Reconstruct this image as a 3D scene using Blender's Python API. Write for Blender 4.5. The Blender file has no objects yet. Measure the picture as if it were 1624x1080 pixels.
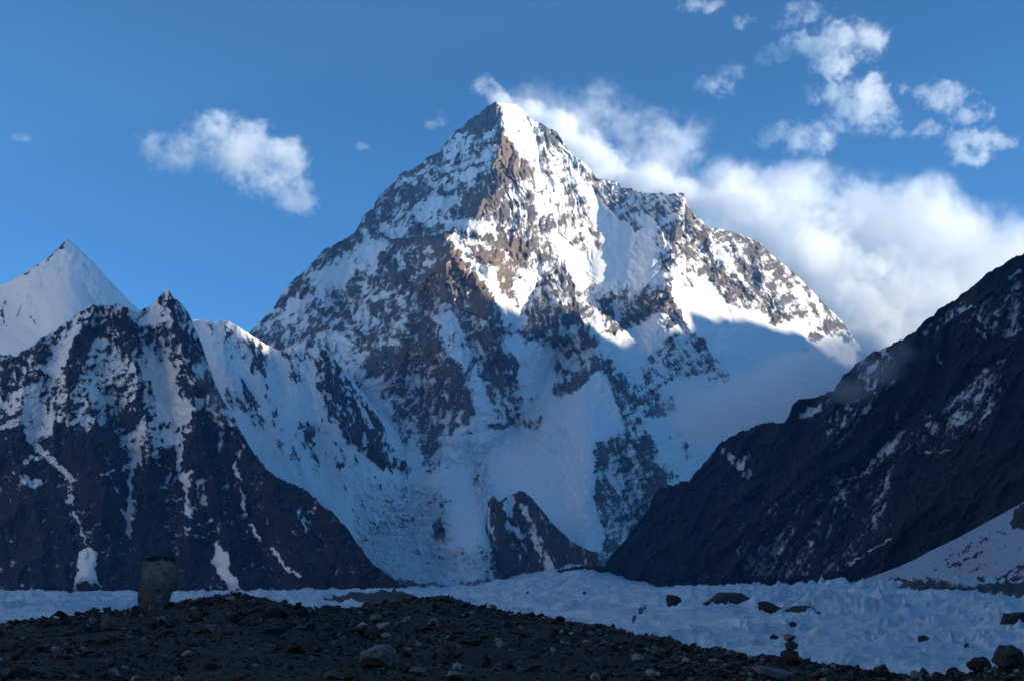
import bpy, bmesh, math, random
import numpy as np
from mathutils import Vector, Matrix

random.seed(4)
R = math.radians
scene = bpy.context.scene
col = scene.collection

# ------------------------------------------------------------------ camera
FPX = 1880.0                      # focal length in photograph pixels (1624 wide)
PITCH = R(12.3)
CAM = np.array([0.0, 0.0, 0.0])
cam_data = bpy.data.cameras.new('camera')
cam_data.sensor_width = 36.0
cam_data.lens = FPX / 1624.0 * 36.0
cam_data.clip_start = 0.5
cam_data.clip_end = 120000.0
cam = bpy.data.objects.new('camera', cam_data)
col.objects.link(cam)
cam.rotation_euler = (R(90) + PITCH, 0, 0)
scene.camera = cam

# ------------------------------------------------------------------ light
SUN_AZ, SUN_EL = R(95), R(12)     # azimuth clockwise from the view axis (+Y)
world = bpy.data.worlds.new('World')
scene.world = world
world.use_nodes = True
nt = world.node_tree
sky = nt.nodes.new('ShaderNodeTexSky')
sky.sky_type = 'NISHITA'
sky.sun_disc = False
sky.sun_elevation = SUN_EL
sky.sun_rotation = SUN_AZ
sky.altitude = 4500
sky.air_density = 0.5
sky.dust_density = 2.0
sky.ozone_density = 3.0
bg = nt.nodes['Background']
bg.inputs['Strength'].default_value = 0.15
grade = nt.nodes.new('ShaderNodeMix'); grade.data_type = 'RGBA'; grade.blend_type = 'MULTIPLY'
grade.inputs['Factor'].default_value = 1.0
grade.inputs['B'].default_value = (0.60, 1.02, 0.95, 1)   # clear high altitude air
nt.links.new(sky.outputs['Color'], grade.inputs['A'])
nt.links.new(grade.outputs['Result'], bg.inputs['Color'])

sun_data = bpy.data.lights.new('sun', 'SUN')
sun_data.energy = 4.0
sun_data.angle = R(0.5)
sun_data.color = (1.0, 0.90, 0.74)
sun = bpy.data.objects.new('sun', sun_data)
col.objects.link(sun)
SUN_DIR = Vector((math.sin(SUN_AZ) * math.cos(SUN_EL), math.cos(SUN_AZ) * math.cos(SUN_EL), math.sin(SUN_EL)))
sun.rotation_euler = SUN_DIR.to_track_quat('Z', 'Y').to_euler()

scene.view_settings.view_transform = 'Standard'
scene.view_settings.look = 'None'
scene.view_settings.exposure = 1.28
scene.view_settings.gamma = 1.0
scene.view_settings.use_curve_mapping = False
scene.cycles.max_bounces = 9
scene.cycles.diffuse_bounces = 3
scene.cycles.transparent_max_bounces = 16
scene.cycles.volume_bounces = 7
scene.cycles.volume_step_rate = 0.6

# ------------------------------------------------------------------ numpy noise
def _perm(seed):
    r = np.random.RandomState(seed)
    p = r.permutation(256)
    return np.concatenate([p, p])
_P = {}
def perlin(x, y, seed=0):
    if seed not in _P: _P[seed] = _perm(seed)
    p = _P[seed]
    x = np.asarray(x, np.float64); y = np.asarray(y, np.float64)
    xi = np.floor(x).astype(np.int64); yi = np.floor(y).astype(np.int64)
    xf = (x - xi).astype(np.float32); yf = (y - yi).astype(np.float32)
    xi &= 255; yi &= 255
    u = xf * xf * xf * (xf * (xf * 6 - 15) + 10); v = yf * yf * yf * (yf * (yf * 6 - 15) + 10)
    xj = (xi + 1) & 255; yj = (yi + 1) & 255
    def g(h, a, b):
        an = h * (2 * np.pi / 256)
        return _COS[h] * a + _SIN[h] * b
    a = g(p[p[xi] + yi], xf, yf); b = g(p[p[xj] + yi], xf - 1, yf)
    c = g(p[p[xi] + yj], xf, yf - 1); d = g(p[p[xj] + yj], xf - 1, yf - 1)
    return ((a + u * (b - a)) * (1 - v) + (c + u * (d - c)) * v) * 1.5
_COS = np.cos(np.arange(256) * 2 * np.pi / 256).astype(np.float32)
_SIN = np.sin(np.arange(256) * 2 * np.pi / 256).astype(np.float32)
def fbm(x, y, octv=4, seed=0, gain=0.5, lac=2.03):
    s = 0; a = 1; t = 0
    for i in range(octv):
        s = s + a * perlin(x + 17.3 * i, y + 5.1 * i, seed + i); t += a
        a *= gain; x = x * lac; y = y * lac
    return s / t * 1.6
def ridged(x, y, octv=4, seed=0, gain=0.5, lac=2.07):
    s = 0; a = 1; t = 0; w = 1
    for i in range(octv):
        n = 1 - np.abs(perlin(x + 11.7 * i, y + 3.3 * i, seed + i)) * 1.6
        n = n * n * w; w = np.clip(n * 1.4, 0, 1)
        s = s + a * n; t += a; a *= gain; x = x * lac; y = y * lac
    return s / t
def sstep(a, b, x):
    t = np.clip((x - a) / (b - a), 0, 1); return t * t * (3 - 2 * t)
def blur(a, r):
    for ax in (0, 1):
        for _ in range(2):
            n = a.shape[ax]
            k = min(r, max(1, n // 2 - 1))
            pad = [(0, 0), (0, 0)]; pad[ax] = (k + 1, k)
            c = np.cumsum(np.pad(a, pad, mode='edge'), axis=ax, dtype=np.float64)
            sl1 = [slice(None)] * 2; sl0 = [slice(None)] * 2
            sl1[ax] = slice(2 * k + 1, 2 * k + 1 + n); sl0[ax] = slice(0, n)
            a = (c[tuple(sl1)] - c[tuple(sl0)]) / (2 * k + 1)
    return a

# ------------------------------------------------------------------ sight lines -> world
SP, CP = math.sin(PITCH), math.cos(PITCH)
def elev(py):                     # tangent of the elevation along +Y
    yn = (540.0 - np.asarray(py, float)) / FPX
    return (SP + yn * CP) / (CP - yn * SP)
def lat(px, py):
    yn = (540.0 - np.asarray(py, float)) / FPX
    return (np.asarray(px, float) - 812.0) / FPX / (CP - yn * SP)
def at(px, py, Y):
    return Vector((float(lat(px, py) * Y), float(Y), float(elev(py) * Y)))
def crop(ox, oy, s, pts):
    return [(ox + a / s, oy + b / s) for a, b in pts]

def poly_sd(px, py, pts):         # signed distance, negative inside
    d = np.full(px.shape, 1e9); inside = np.zeros(px.shape, bool)
    n = len(pts)
    for i in range(n):
        ax, ay = pts[i]; bx, by = pts[(i + 1) % n]
        ex, ey = bx - ax, by - ay
        wx, wy = px - ax, py - ay
        t = np.clip((wx * ex + wy * ey) / (ex * ex + ey * ey + 1e-9), 0, 1)
        d = np.minimum(d, (wx - ex * t) ** 2 + (wy - ey * t) ** 2)
        c = (ay <= py) != (by <= py)
        with np.errstate(divide='ignore', invalid='ignore'):
            xi = ax + (py - ay) * ex / (ey if ey != 0 else 1e-9)
        inside ^= c & (px < xi)
    d = np.sqrt(d)
    return np.where(inside, -d, d)
def line_d(px, py, pts):          # unsigned distance, param 0..1, side (+ = right of the line going down)
    d = np.full(px.shape, 1e9); tt = np.zeros(px.shape); side = np.zeros(px.shape)
    L = [0]
    for i in range(len(pts) - 1):
        L.append(L[-1] + math.hypot(pts[i + 1][0] - pts[i][0], pts[i + 1][1] - pts[i][1]))
    for i in range(len(pts) - 1):
        ax, ay = pts[i]; bx, by = pts[i + 1]
        ex, ey = bx - ax, by - ay
        wx, wy = px - ax, py - ay
        t = np.clip((wx * ex + wy * ey) / (ex * ex + ey * ey + 1e-9), 0, 1)
        q = (wx - ex * t) ** 2 + (wy - ey * t) ** 2
        m = q < d
        d = np.where(m, q, d)
        tt = np.where(m, (L[i] + t * (L[i + 1] - L[i])) / L[-1], tt)
        side = np.where(m, np.sign(wx * ey - wy * ex), side)
    return np.sqrt(d), tt, side

def on_box(px, py, pts, pad, fn, field):
    xs = [p[0] for p in pts]; ys = [p[1] for p in pts]
    m = (px > min(xs) - pad) & (px < max(xs) + pad) & (py > min(ys) - pad) & (py < max(ys) + pad)
    if not m.any(): return field
    rr = np.where(m.any(1))[0]; cc = np.where(m.any(0))[0]
    sl = (slice(rr[0], rr[-1] + 1), slice(cc[0], cc[-1] + 1))
    field[sl] = fn(px[sl], py[sl], field[sl])
    return field
def paint(field, px, py, items, feather=5.0, wob=None):
    for it in items:
        pts, val = it[0], it[1]
        w = it[2] if len(it) > 2 else None
        f = it[3] if len(it) > 3 else feather
        if w is None:
            def fn(x, y, c):
                return c + (val - c) * sstep(f, -f, poly_sd(x, y, pts))
            on_box(px, py, pts, f + 1, fn, field)
        else:
            def fn(x, y, c):
                d, t, s = line_d(x, y, pts)
                return c + (val - c) * sstep(w * 0.5 + f * .6, max(w * 0.5 - f * .6, 0), d)
            on_box(px, py, pts, w + f + 1, fn, field)
    return field
def ridges(field, px, py, items):
    """each ridge: points, height in metres towards the viewer, width left of it, width right of it (px)"""
    for it in items:
        pts, h, wl, wr = it[:4]
        h1 = it[4] if len(it) > 4 else h
        rise = it[5] if len(it) > 5 else 0
        def fn(x, y, c):
            d, t, s = line_d(x, y, pts)
            # looking down the line (first point on top) left in the picture is side < 0
            w = np.where(s > 0, wr, wl)
            q = np.clip(1 - d / w, 0, 1)
            amp = h + (h1 - h) * t
            if rise: amp = amp * np.clip(t / rise, 0, 1)
            return c - amp * (0.75 * q + 0.25 * q * q)
        on_box(px, py, pts, max(wl, wr) + 1, fn, field)
    return field

# ------------------------------------------------------------------ objects
def tag(o, label=None, cat=None, group=None, kind=None):
    if label: o['label'] = label
    if cat: o['category'] = cat
    if group: o['group'] = group
    if kind: o['kind'] = kind
    return o
def grid_mesh(name, V, mat, attrs=None, smooth=True, flip=False):
    """V: H x W x 3"""
    H, W = V.shape[:2]
    me = bpy.data.meshes.new(name)
    me.vertices.add(H * W)
    me.vertices.foreach_set('co', V.reshape(-1).astype(np.float32))
    i = np.arange((H - 1) * (W - 1)); r = i // (W - 1); c = i % (W - 1)
    a = r * W + c
    q = np.stack([a, a + 1, a + W + 1, a + W] if flip else [a, a + W, a + W + 1, a + 1], 1)
    n = len(q)
    me.loops.add(n * 4); me.polygons.add(n)
    me.loops.foreach_set('vertex_index', q.reshape(-1).astype(np.int32))
    me.polygons.foreach_set('loop_start', np.arange(0, n * 4, 4, dtype=np.int32))
    me.polygons.foreach_set('loop_total', np.full(n, 4, np.int32))
    me.polygons.foreach_set('use_smooth', np.full(n, smooth, bool))
    for k, v in (attrs or {}).items():
        at_ = me.attributes.new(k, 'FLOAT', 'POINT')
        at_.data.foreach_set('value', v.reshape(-1).astype(np.float32))
    me.update(); me.validate()
    me.materials.append(mat)
    o = bpy.data.objects.new(name, me)
    col.objects.link(o)
    return o

# ------------------------------------------------------------------ materials
def new_mat(name):
    m = bpy.data.materials.new(name); m.use_nodes = True
    return m, m.node_tree, m.node_tree.nodes['Principled BSDF']
def N(nt, t, **kw):
    n = nt.nodes.new(t)
    for k, v in kw.items():
        if k.startswith('i_'): n.inputs[k[2:].replace('_', ' ')].default_value = v
        else: setattr(n, k, v)
    return n
def ramp(nt, fac, stops):
    r = nt.nodes.new('ShaderNodeValToRGB')
    e = r.color_ramp.elements
    e[0].position, e[0].color = stops[0][0], (*stops[0][1], 1)
    e[1].position, e[1].color = stops[-1][0], (*stops[-1][1], 1)
    for p, c in stops[1:-1]:
        x = e.new(p); x.color = (*c, 1)
    nt.links.new(fac, r.inputs['Fac'])
    return r.outputs['Color']
def mixc(nt, fac, a, b):
    m = nt.nodes.new('ShaderNodeMix'); m.data_type = 'RGBA'
    for s, v in ((m.inputs['Factor'], fac), (m.inputs['A'], a), (m.inputs['B'], b)):
        if isinstance(v, (int, float)): s.default_value = v
        elif isinstance(v, tuple): s.default_value = (*v, 1)
        else: nt.links.new(v, s)
    return m.outputs['Result']

def mountain_material(name, rock_a, rock_b, rock_c, snow=(0.88, 0.85, 0.81), px=5.0, warm=None, bump=1.8, soft=.16):
    """px: metres per picture pixel at the mountain"""
    m, nt, bs = new_mat(name)
    L = nt.links.new
    geo = N(nt, 'ShaderNodeNewGeometry')
    att = N(nt, 'ShaderNodeAttribute', attribute_name='rock')
    tin = N(nt, 'ShaderNodeAttribute', attribute_name='tint')
    n1 = N(nt, 'ShaderNodeTexNoise', i_Scale=1 / (px * 40), i_Detail=6.0, i_Roughness=.6)
    n2 = N(nt, 'ShaderNodeTexNoise', i_Scale=1 / (px * 3.0), i_Detail=5.0, i_Roughness=.7)
    n3 = N(nt, 'ShaderNodeTexNoise', i_Scale=1 / (px * 2.2), i_Detail=4.0, i_Roughness=.75)
    st = N(nt, 'ShaderNodeVectorMath', operation='MULTIPLY'); st.inputs[1].default_value = (.8, .8, 2.2)
    L(geo.outputs['Position'], st.inputs[0]); L(st.outputs[0], n2.inputs['Vector'])
    for n in (n1, n3): L(geo.outputs['Position'], n.inputs['Vector'])
    add = N(nt, 'ShaderNodeMath', operation='MULTIPLY_ADD'); add.inputs[1].default_value = .40
    L(n1.outputs['Fac'], add.inputs[0]); 
    sc = N(nt, 'ShaderNodeMath', operation='MULTIPLY'); sc.inputs[1].default_value = .62
    L(n2.outputs['Fac'], sc.inputs[0]); L(sc.outputs[0], add.inputs[2])
    rockc = ramp(nt, add.outputs[0], [(.34, rock_a), (.50, rock_b), (.68, rock_c)])
    if warm: rockc = mixc(nt, tin.outputs['Fac'], rockc, warm)
    # ragged edge between snow and rock
    e1 = N(nt, 'ShaderNodeMath', operation='MULTIPLY_ADD'); e1.inputs[1].default_value = 1.4; e1.inputs[2].default_value = -.7
    L(n3.outputs['Fac'], e1.inputs[0])
    e2 = N(nt, 'ShaderNodeMath', operation='ADD'); L(e1.outputs[0], e2.inputs[0]); L(att.outputs['Fac'], e2.inputs[1])
    mr = N(nt, 'ShaderNodeMapRange', interpolation_type='SMOOTHSTEP')
    mr.inputs['From Min'].default_value = .5 - soft; mr.inputs['From Max'].default_value = .5 + soft
    L(e2.outputs[0], mr.inputs['Value'])
    L(mixc(nt, mr.outputs[0], snow, rockc), bs.inputs['Base Color'])
    bs.inputs['Roughness'].default_value = .85
    bs.inputs['Specular IOR Level'].default_value = .15
    bp = N(nt, 'ShaderNodeBump', i_Strength=.9)
    bd = N(nt, 'ShaderNodeMath', operation='MULTIPLY_ADD'); bd.inputs[1].default_value = px * 2.6 * bump; bd.inputs[2].default_value = px * .35 * bump
    L(mr.outputs[0], bd.inputs[0])
    hh = N(nt, 'ShaderNodeMath', operation='MULTIPLY'); L(n2.outputs['Fac'], hh.inputs[0]); L(bd.outputs[0], hh.inputs[1])
    L(hh.outputs[0], bp.inputs['Height']); bp.inputs['Distance'].default_value = 1.0
    L(bp.outputs['Normal'], bs.inputs['Normal'])
    return m

# ------------------------------------------------------------------ mountains
def mountain(name, label, mat, sil, bottom, step, vstep, crest_y, slope=50, slopes=(), ridge=(), rock0=.5, paints=(),
             jag=(2.0, 20.0, 1), detail=1.0, ribs=(70., .8, 0.0), streak=((0., 3.5, 1.0),), noise_w=.55, conv_w=.35, seed=1,
             warm=(), fan=None, fan_w=.6, seracs=(), back=55, smooth_zones=(), rough_zones=(), thin=1.6, bottom_drop=0, soft_y=0):
    """A mountain face: sky line, foot line, slope angles, ridges and gullies at their own distances; snow cover follows relief."""
    x0, x1 = sil[0][0], sil[-1][0]
    xs = np.arange(x0, x1 + .01, step)
    sx, sy = zip(*sil)
    top = np.interp(xs, sx, sy)
    ja, jw, jo = jag
    nz = fbm(xs / jw, xs * 0 + seed * 3.7, 5, seed + 50, .6)
    j = -ja * nz - .35 * ja * fbm(xs / (jw * .25), xs * 0 + 9.1, 3, seed + 70, .6)
    top = top + j
    bx, by = zip(*bottom)
    bot = np.maximum(np.interp(xs, bx, by), top + 1.5)
    rows = int(np.max(bot - top) / vstep) + 2
    t = np.linspace(0, 1, rows)[:, None]
    PY = top[None, :] + t * (bot - top)[None, :]
    PX = np.repeat(xs[None, :], rows, 0)
    E = elev(PY)
    # base surface: integrate the slope angle downward from a smoothed sky line, then read it at the real rows
    k = max(3, int(30 / step))
    ts = np.interp(xs, sx, sy)
    for _ in range(2): ts = np.convolve(np.pad(ts, (k, k), mode='edge'), np.ones(2 * k + 1) / (2 * k + 1), mode='valid')
    tb_ = np.linspace(0, 1, 260)[:, None]
    PYs = (ts - 60)[None, :] + tb_ * (np.maximum(bot, ts) + 60 - ts + 60)[None, :]
    PXs = np.repeat(xs[None, :], 260, 0)
    Es = elev(PYs)
    TA = np.tan(np.radians(paint(np.full(PXs.shape, float(slope)), PXs, PYs, slopes, 25)))
    cx, cy = zip(*crest_y)
    l = np.zeros(PXs.shape)
    Em = .5 * (Es[1:] + Es[:-1]); Tm = .5 * (TA[1:] + TA[:-1])
    l[1:] = np.cumsum((Es[1:] - Es[:-1]) / np.maximum(Tm - Em, .12), 0)
    i0 = np.argmin(np.abs(PYs - ts[None, :]), 0)
    l = l - l[i0, np.arange(len(xs))][None, :] + np.log(np.interp(xs, cx, cy))[None, :]
    l = blur(l, 8)
    lnY = np.stack([np.interp(PY[:, c], PYs[:, c], l[:, c]) for c in range(len(xs))], 1)
    Y = np.exp(lnY)
    mpp = Y / FPX
    rel = ridges(np.zeros(PX.shape), PX + 7 * fbm(PX / 26, PY / 26, 3, seed + 1, .6), PY + 7 * fbm(PX / 26, PY / 26, 3, seed + 2, .6), ridge)
    # warp so that ridge lines wander
    wx = fbm(PX / 60, PY / 60, 3, seed + 5); wy = fbm(PX / 60, PY / 60, 3, seed + 9)
    rock = paint(np.full(PX.shape, float(rock0)), PX + 5 * fbm(PX / 14, PY / 14, 3, seed + 13), PY + 5 * fbm(PX / 14, PY / 14, 3, seed + 16), paints)
    rs = blur(rock, 3)
    rw, ra, rf = ribs
    ang = rf
    qx = PX + 10 * wx; qy = PY + 10 * wy
    ca, sa = math.cos(math.radians(ang)), math.sin(math.radians(ang))
    u = qx * ca + qy * sa; v = -qx * sa + qy * ca
    if fan:
        fx, fy, fr = fan
        u = np.arctan2(qx - fx, qy - fy) * fr; v = np.hypot(qx - fx, qy - fy)
    dz = paint(np.ones(PX.shape) * .22 + .95 * rs, PX, PY, smooth_zones, 12)
    dz = paint(dz, PX, PY, rough_zones, 12) * detail
    rn = (ridged(u / rw, v / (rw * 3.2), 4, seed + 20, .5) - .45) * rw * .34 * ra
    rn += (ridged(u / (rw * .33), v / (rw * .95), 4, seed + 30, .55) - .45) * rw * .135 * ra
    rn += (ridged(u / 13, v / 20, 4, seed + 40, .6) - .45) * 4.2 * ra + fbm(PX / 9, PY / 9, 4, seed + 42, .65) * 2.2 * ra
    rn += fbm(PX / 3.2, PY / 3.6, 2, seed + 44, .6) * 1.3 * ra
    rel = rel - rn * dz * mpp
    grey = np.zeros(PX.shape)
    for (pts, wl_, an_, am_, gr_) in seracs:      # broken ice: blocks and crevasses across the flow
        m_ = paint(np.zeros(PX.shape), PX, PY, [(pts, 1.0, None, 16)])
        if not m_.any(): continue
        c3, s3 = math.cos(math.radians(an_)), math.sin(math.radians(an_))
        uu = (PX + 8 * wx) * c3 + (PY + 8 * wy) * s3; vv = -(PX + 8 * wx) * s3 + (PY + 8 * wy) * c3
        r_ = .6 * ridged(uu / (wl_ * 1.7), vv / wl_, 4, seed + 140, .65) + .4 * ridged((uu + vv) / (wl_ * 3.1), (vv - uu) / (wl_ * 1.8), 3, seed + 145, .6)
        rel = rel - m_ * am_ * (r_ - .5) * mpp
        grey = np.maximum(grey, m_ * gr_ * sstep(.46, .26, r_))  # crevasse shade put into the colour: hollows of the ice turn grey
    Y2 = Y + rel
    # snow clings to hollows and gentler places, rock shows on edges and walls
    hp = (blur(Y2, 7) - Y2) / mpp
    hp2 = (blur(Y2, 2) - Y2) / mpp
    gy = np.gradient(np.log(Y2), axis=0) / np.minimum(np.gradient(E, axis=0), -1e-7)
    sl = np.clip(gy, -3, 3)
    nsum = 0
    for (sa_, an, wt) in streak:
        c2, s2 = math.cos(math.radians(sa_)), math.sin(math.radians(sa_))
        uu = (PX + 4 * wx) * c2 - (PY + 4 * wy) * s2; vv = (PX + 4 * wx) * s2 + (PY + 4 * wy) * c2
        nsum = nsum + wt * (.5 * fbm(uu / (3.6 * an), vv / 3.6, 3, seed + 60 + int(sa_), .8) + .8 * (ridged(uu / (19 * an), vv / 19, 3, seed + 68, .6) - .45) + .55 * fbm(uu / (8.5 * an), vv / 8.5, 3, seed + 63, .7) + .55 * fbm(uu / (24 * an), vv / 24, 3, seed + 66, .6))
    if fan:           # snow threads down the fall line, rock between them
        fl = ridged(u / 9.0, v / 70, 3, seed + 150, .6) + .7 * ridged(u / 4.0, v / 26, 2, seed + 155, .6)
        nsum = nsum + fan_w * (fl.mean() - fl) / fl.std() * nsum.std()
    z = noise_w * nsum / nsum.std() + conv_w * np.clip(hp / max(hp.std(), 1e-6), -2.5, 2.5) * .9 + conv_w * .6 * np.clip(hp2 / max(hp2.std(), 1e-6), -2.5, 2.5)
    z = z / max(z.std(), 1e-6)
    p = np.clip((rock - .035) / .93, .0002, .9998)
    q = np.where(p < .5, p, 1 - p); tq = np.sqrt(-2 * np.log(q))
    pf = tq - (2.515517 + .802853 * tq + .010328 * tq * tq) / (1 + 1.432788 * tq + .189269 * tq * tq + .001308 * tq ** 3)
    pf = np.where(p < .5, -pf, pf)
    sc = np.maximum(np.clip(.5 + (z + pf) * .55 * thin / 1.6, -.6, 1.6), np.where(grey > .01, -.1 + .55 * grey, -.6))
    tint = np.zeros(PX.shape)
    if warm: tint = np.clip(paint(tint, PX, PY, warm, 14) * (.75 + .5 * fbm(PX / 15, PY / 15, 3, seed + 80)), 0, 1)
    # far side so that the mountain closes behind its sky line
    X3 = lat(PX, PY) * Y2; Z3 = E * Y2
    V = np.stack([X3, Y2, Z3], -1)
    nb = 10
    tb = np.tan(np.radians(back))
    zb = Z3[0]
    B = []
    for k in range(nb, 0, -1):
        drop = (zb + 60) * (k / nb) ** 1.3
        yy = Y2[0] + drop / tb
        B.append(np.stack([X3[0] * (1 + .0 * k), yy + 30 * fbm(xs / 25, xs * 0 + k * .7, 3, seed + 90) * (k / nb) * mpp[0], zb - drop], -1))
    V = np.concatenate([np.stack(B, 0), V], 0)
    sc = np.concatenate([np.repeat(sc[:1], nb, 0), sc], 0)
    tint = np.concatenate([np.repeat(tint[:1], nb, 0), tint], 0)
    if bottom_drop:
        last = V[-1].copy(); last[:, 2] -= bottom_drop; last[:, 1] -= 10
        V = np.concatenate([V, last[None]], 0)
        sc = np.concatenate([sc, sc[-1:]], 0); tint = np.concatenate([tint, tint[-1:]], 0)
    o = grid_mesh(name, V, mat, {'rock': sc, 'tint': tint})
    tag(o, label, 'mountain', kind='structure')
    return o
# ------------------------------------------------------------------ the great pyramid
M_pyramid = mountain_material('pyramid rock and snow', (.07, .066, .064), (.165, .153, .143), (.33, .30, .272), px=5.0, warm=(.36, .25, .165), soft=.48)
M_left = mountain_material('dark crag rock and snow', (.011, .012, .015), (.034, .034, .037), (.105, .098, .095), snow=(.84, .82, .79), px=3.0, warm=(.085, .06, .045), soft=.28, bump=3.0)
M_flute = mountain_material('fluted ridge rock and snow', (.04, .037, .037), (.10, .088, .08), (.19, .165, .145), snow=(.86, .84, .80), px=3.6, soft=.32)
M_snowpeak = mountain_material('snow peak', (.05, .05, .05), (.10, .09, .085), (.16, .14, .13), px=4.0, bump=.6)
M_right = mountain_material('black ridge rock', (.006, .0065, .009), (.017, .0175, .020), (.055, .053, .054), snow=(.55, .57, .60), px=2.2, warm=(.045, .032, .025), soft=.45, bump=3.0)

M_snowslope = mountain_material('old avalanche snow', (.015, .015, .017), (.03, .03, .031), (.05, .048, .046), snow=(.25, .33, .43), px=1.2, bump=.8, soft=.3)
A_ = lambda p: crop(640, 150, 4.909, p)
B_ = lambda p: crop(560, 340, 4.909, p)
C_ = lambda p: crop(760, 340, 4.909, p)
D_ = lambda p: crop(560, 520, 4.909, p)
E_ = lambda p: crop(860, 520, 4.909, p)
F_ = lambda p: crop(1040, 290, 4.319, p)
Q_ = lambda p: crop(500, 480, 2.25, p)

pyr_sil = [(300, 640), (350, 580), (400, 522), (422, 500), (435, 487), (446, 467), (461, 448), (489, 424), (515, 395), (541, 384), (563, 369),
    (576, 341), (589, 332), (604, 308), (622, 293), (637, 273), (656, 269), (678, 250), (696, 241), (722, 208), (748, 189), (770, 171),
    (785, 162), (807, 163), (819, 166), (830, 177), (848, 193), (865, 199), (885, 212), (896, 230), (911, 248), (930, 262), (944, 280),
    (968, 288), (978, 287), (985, 297), (1022, 305), (1056, 308), (1085, 306), (1090, 326), (1107, 346), (1122, 360), (1141, 364),
    (1159, 368), (1174, 371), (1207, 386), (1226, 406), (1252, 426), (1274, 448), (1293, 468), (1311, 485), (1337, 511), (1352, 534),
    (1370, 556), (1400, 590), (1450, 650), (1500, 720)]
pyr_bot = [(300, 800), (400, 880), (560, 915), (640, 935), (760, 940), (900, 935), (1000, 935), (1100, 930), (1500, 900)]

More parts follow.
